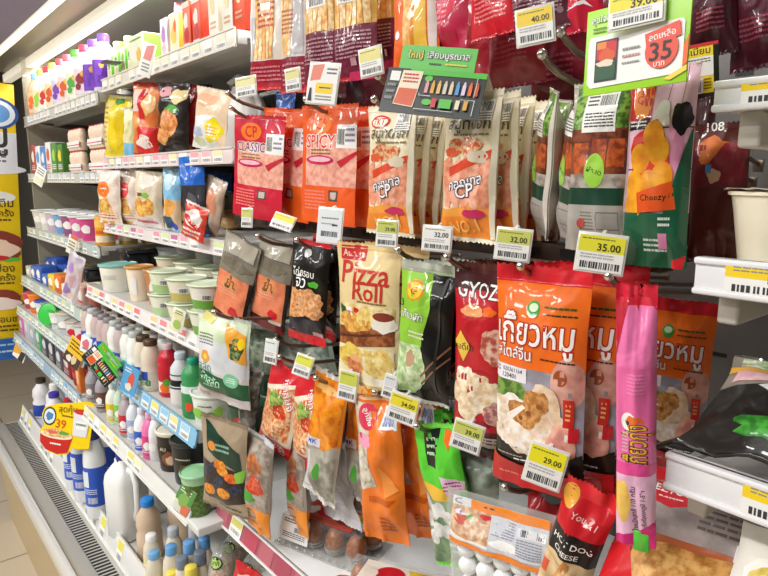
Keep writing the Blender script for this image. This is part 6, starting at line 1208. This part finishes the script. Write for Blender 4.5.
# --- lowest deck
def stood(px, pybase, pytop, z=zd):
    B = base(px, pybase, z); return B, at(px, pytop, B.y).z-z
B, h = stood(99, 514, 431)
cb = bottle('milk_bottle', 'white milk bottle with dark blue cap and blue label, front left of the jug', 'milk bottle', h, size_at(B, 21)/2, 'dairy', '#eef0f0', '#20308c', [(.14, .56, '#2a5ac8')], loc=B, n=24, art=[('r', -.4, .1, .0, .5, '#e4ecf4'), ('lines', -.4, .55, .3, .7, 3, '#d8e8f8'), ('bar', -.1, .76, .3, .92, 'white')], lz=(.14, .56))
for i, (px, py, lb) in enumerate(((86, 498, 'white milk bottle with dark blue cap, behind and left of the front one'), (77, 487, 'white milk bottle with dark blue cap, leftmost of the three'), (112, 490, 'white milk bottle with dark blue cap, behind the front one and the jug'))): dup(cb, base(px, py, zd), lb)
B, h = stood(130, 533, 457)
jg = thing('milk_jug', 'big white milk jug with dark blue cap and side handle', 'milk jug', B, (0, 0, .35)); k = h/.241
q = MB(); q.lathe([(a*k, c*k) for a, c in ((.040, 0), (.045, .006), (.046, .16), (.043, .18), (.030, .20), (.021, .212), (.021, .222))], plastic('#f0f1ee', .35), 28, sq=5); q.build('jug_body', jg)
q = MB(); q.tube([Vector(p)*k for p in ((.02, -.01, .198), (.045, -.012, .196), (.06, -.014, .17), (.06, -.014, .10), (.045, -.01, .06))], .0095, plastic('#f0f1ee', .35), 12); q.build('handle', jg)
q = MB(); q.lathe([(a*k, c*k) for a, c in ((.021, .216), (.0215, .218), (.0215, .238), (.019, .241))], plastic('#20308c', .35), 24); q.build('cap', jg)
it = [('b', 0, .3, .3, .12, '#8a3a5a'), ('b', .05, .5, .3, .14, '#c8a0b0'), ('b', .0, .72, .34, .14, '#4a3a5a'), ('lines', -.4, .86, .4, .96, 2, '#556')]
printed('printed_label', it, .08, .12, lambda u, v, e: (-.0465*k-e-.0006, -u*.08*k, (.15-v*.12)*k), jg, 0, default=ink)
dup(jg, base(160, 505, zd), 'white milk jug partly hidden behind the tan bottle', (0, 0, .35))
tn = bottle('coffee_milk_bottle', 'tan milk bottle with bright blue cap at the front of the lowest deck', 'bottle', at(150, 501, .56).z-zd, .037, 'round', '#d8bfa4', '#2a86d8', None, loc=(at(150, 540, .56).x, .56, zd), n=24)
dup(tn, (at(180, 520, .65).x, .65, zd), 'tan milk bottle second back, behind the small capped bottles')
caps = [('white', '#f0f0ee', 152, .508+.025), ('light blue', '#78b4e4', 153, .0), ]
def smallb(label, px, py, Y, cap, body='#e2d8c4'):
    P = at(px, py, Y); h = P.z-zd
    return bottle('small_milk_bottle', label, 'bottle', max(.09, h), .024, 'dairy', body, cap, [(.1, .5, '#e8dca8')], loc=(P.x, Y, zd), n=20, group='small capped bottles on the lowest deck', lz=(.1, .5))
smallb('small bottle with white cap left of the tan bottles', 151, 534, .535, '#f2f2ee')
smallb('small bottle with pale grey cap in front of the rear tan bottle', 173, 527, .575, '#b8bcc4')
smallb('small bottle with light blue cap, frontmost, left one', 154, 551, .512, '#78b0e0')
smallb('small bottle with light blue cap, second from the left', 171, 545, .54, '#6aa4dc')
smallb('small bottle with light blue cap, third, beside the grey-blue cap', 189, 541, .56, '#6aa0d8')
smallb('small bottle with light grey cap further back beside the ledge', 194, 527, .60, '#a8acb4')
smallb('small bottle with blue cap at the back under the ledge', 204, 537, .60, '#5a90c8')
smallb('small bottle with slate grey cap, left of the two slate ones', 182, 557, .53, '#7a8494')
smallb('small bottle with slate grey cap, right of the two slate ones', 200, 551, .555, '#6a7484')
smallb('small bottle with yellow cap, left one at the bottom edge', 172, 571, .508, '#f0dc5a')
smallb('small bottle with yellow cap, right one at the bottom edge', 191, 566, .525, '#f0dc5a')
# ------------------------------------------------------------------ light
W_ = bpy.data.worlds.new('store'); sc.world = W_; W_.use_nodes = True
bgn = W_.node_tree.nodes['Background']; bgn.inputs['Color'].default_value = (.97, .98, 1, 1); bgn.inputs['Strength'].default_value = .07
def area(name, loc, size, energy, rot, col=(1, .99, .975)):
    l = bpy.data.lights.new(name, 'AREA'); l.shape = 'RECTANGLE'; l.size, l.size_y = size; l.energy = energy; l.color = col
    o = bpy.data.objects.new(name, l); COL.objects.link(o); o.location = loc; o.rotation_euler = rot; return o
for lx, ly, le in ((-.5, -1.0, 34), (-2.2, -1.0, 34), (-3.9, -1.0, 30), (-.5, -2.4, 34), (-2.2, -2.4, 34), (-3.9, -2.4, 34), (-2.2, -3.8, 30), (-4.6, -3.8, 34)):
    area('ceiling_light', (lx, ly, 2.93), (1.25, .22), le, (0, 0, 0))
for x0, x1, e in ((XL, XA, 9), (XA, XB, 9), (XB, XC, 5)):
    area('canopy_lamp', ((x0+x1)/2, .714, 2.177), (x1-x0-.1, .02), e, (-.2, 0, 0))
sc.view_settings.view_transform = 'Standard'; sc.view_settings.look = 'None'; sc.view_settings.gamma = 1; sc.view_settings.exposure = 0.02
sc.view_settings.use_curve_mapping = False
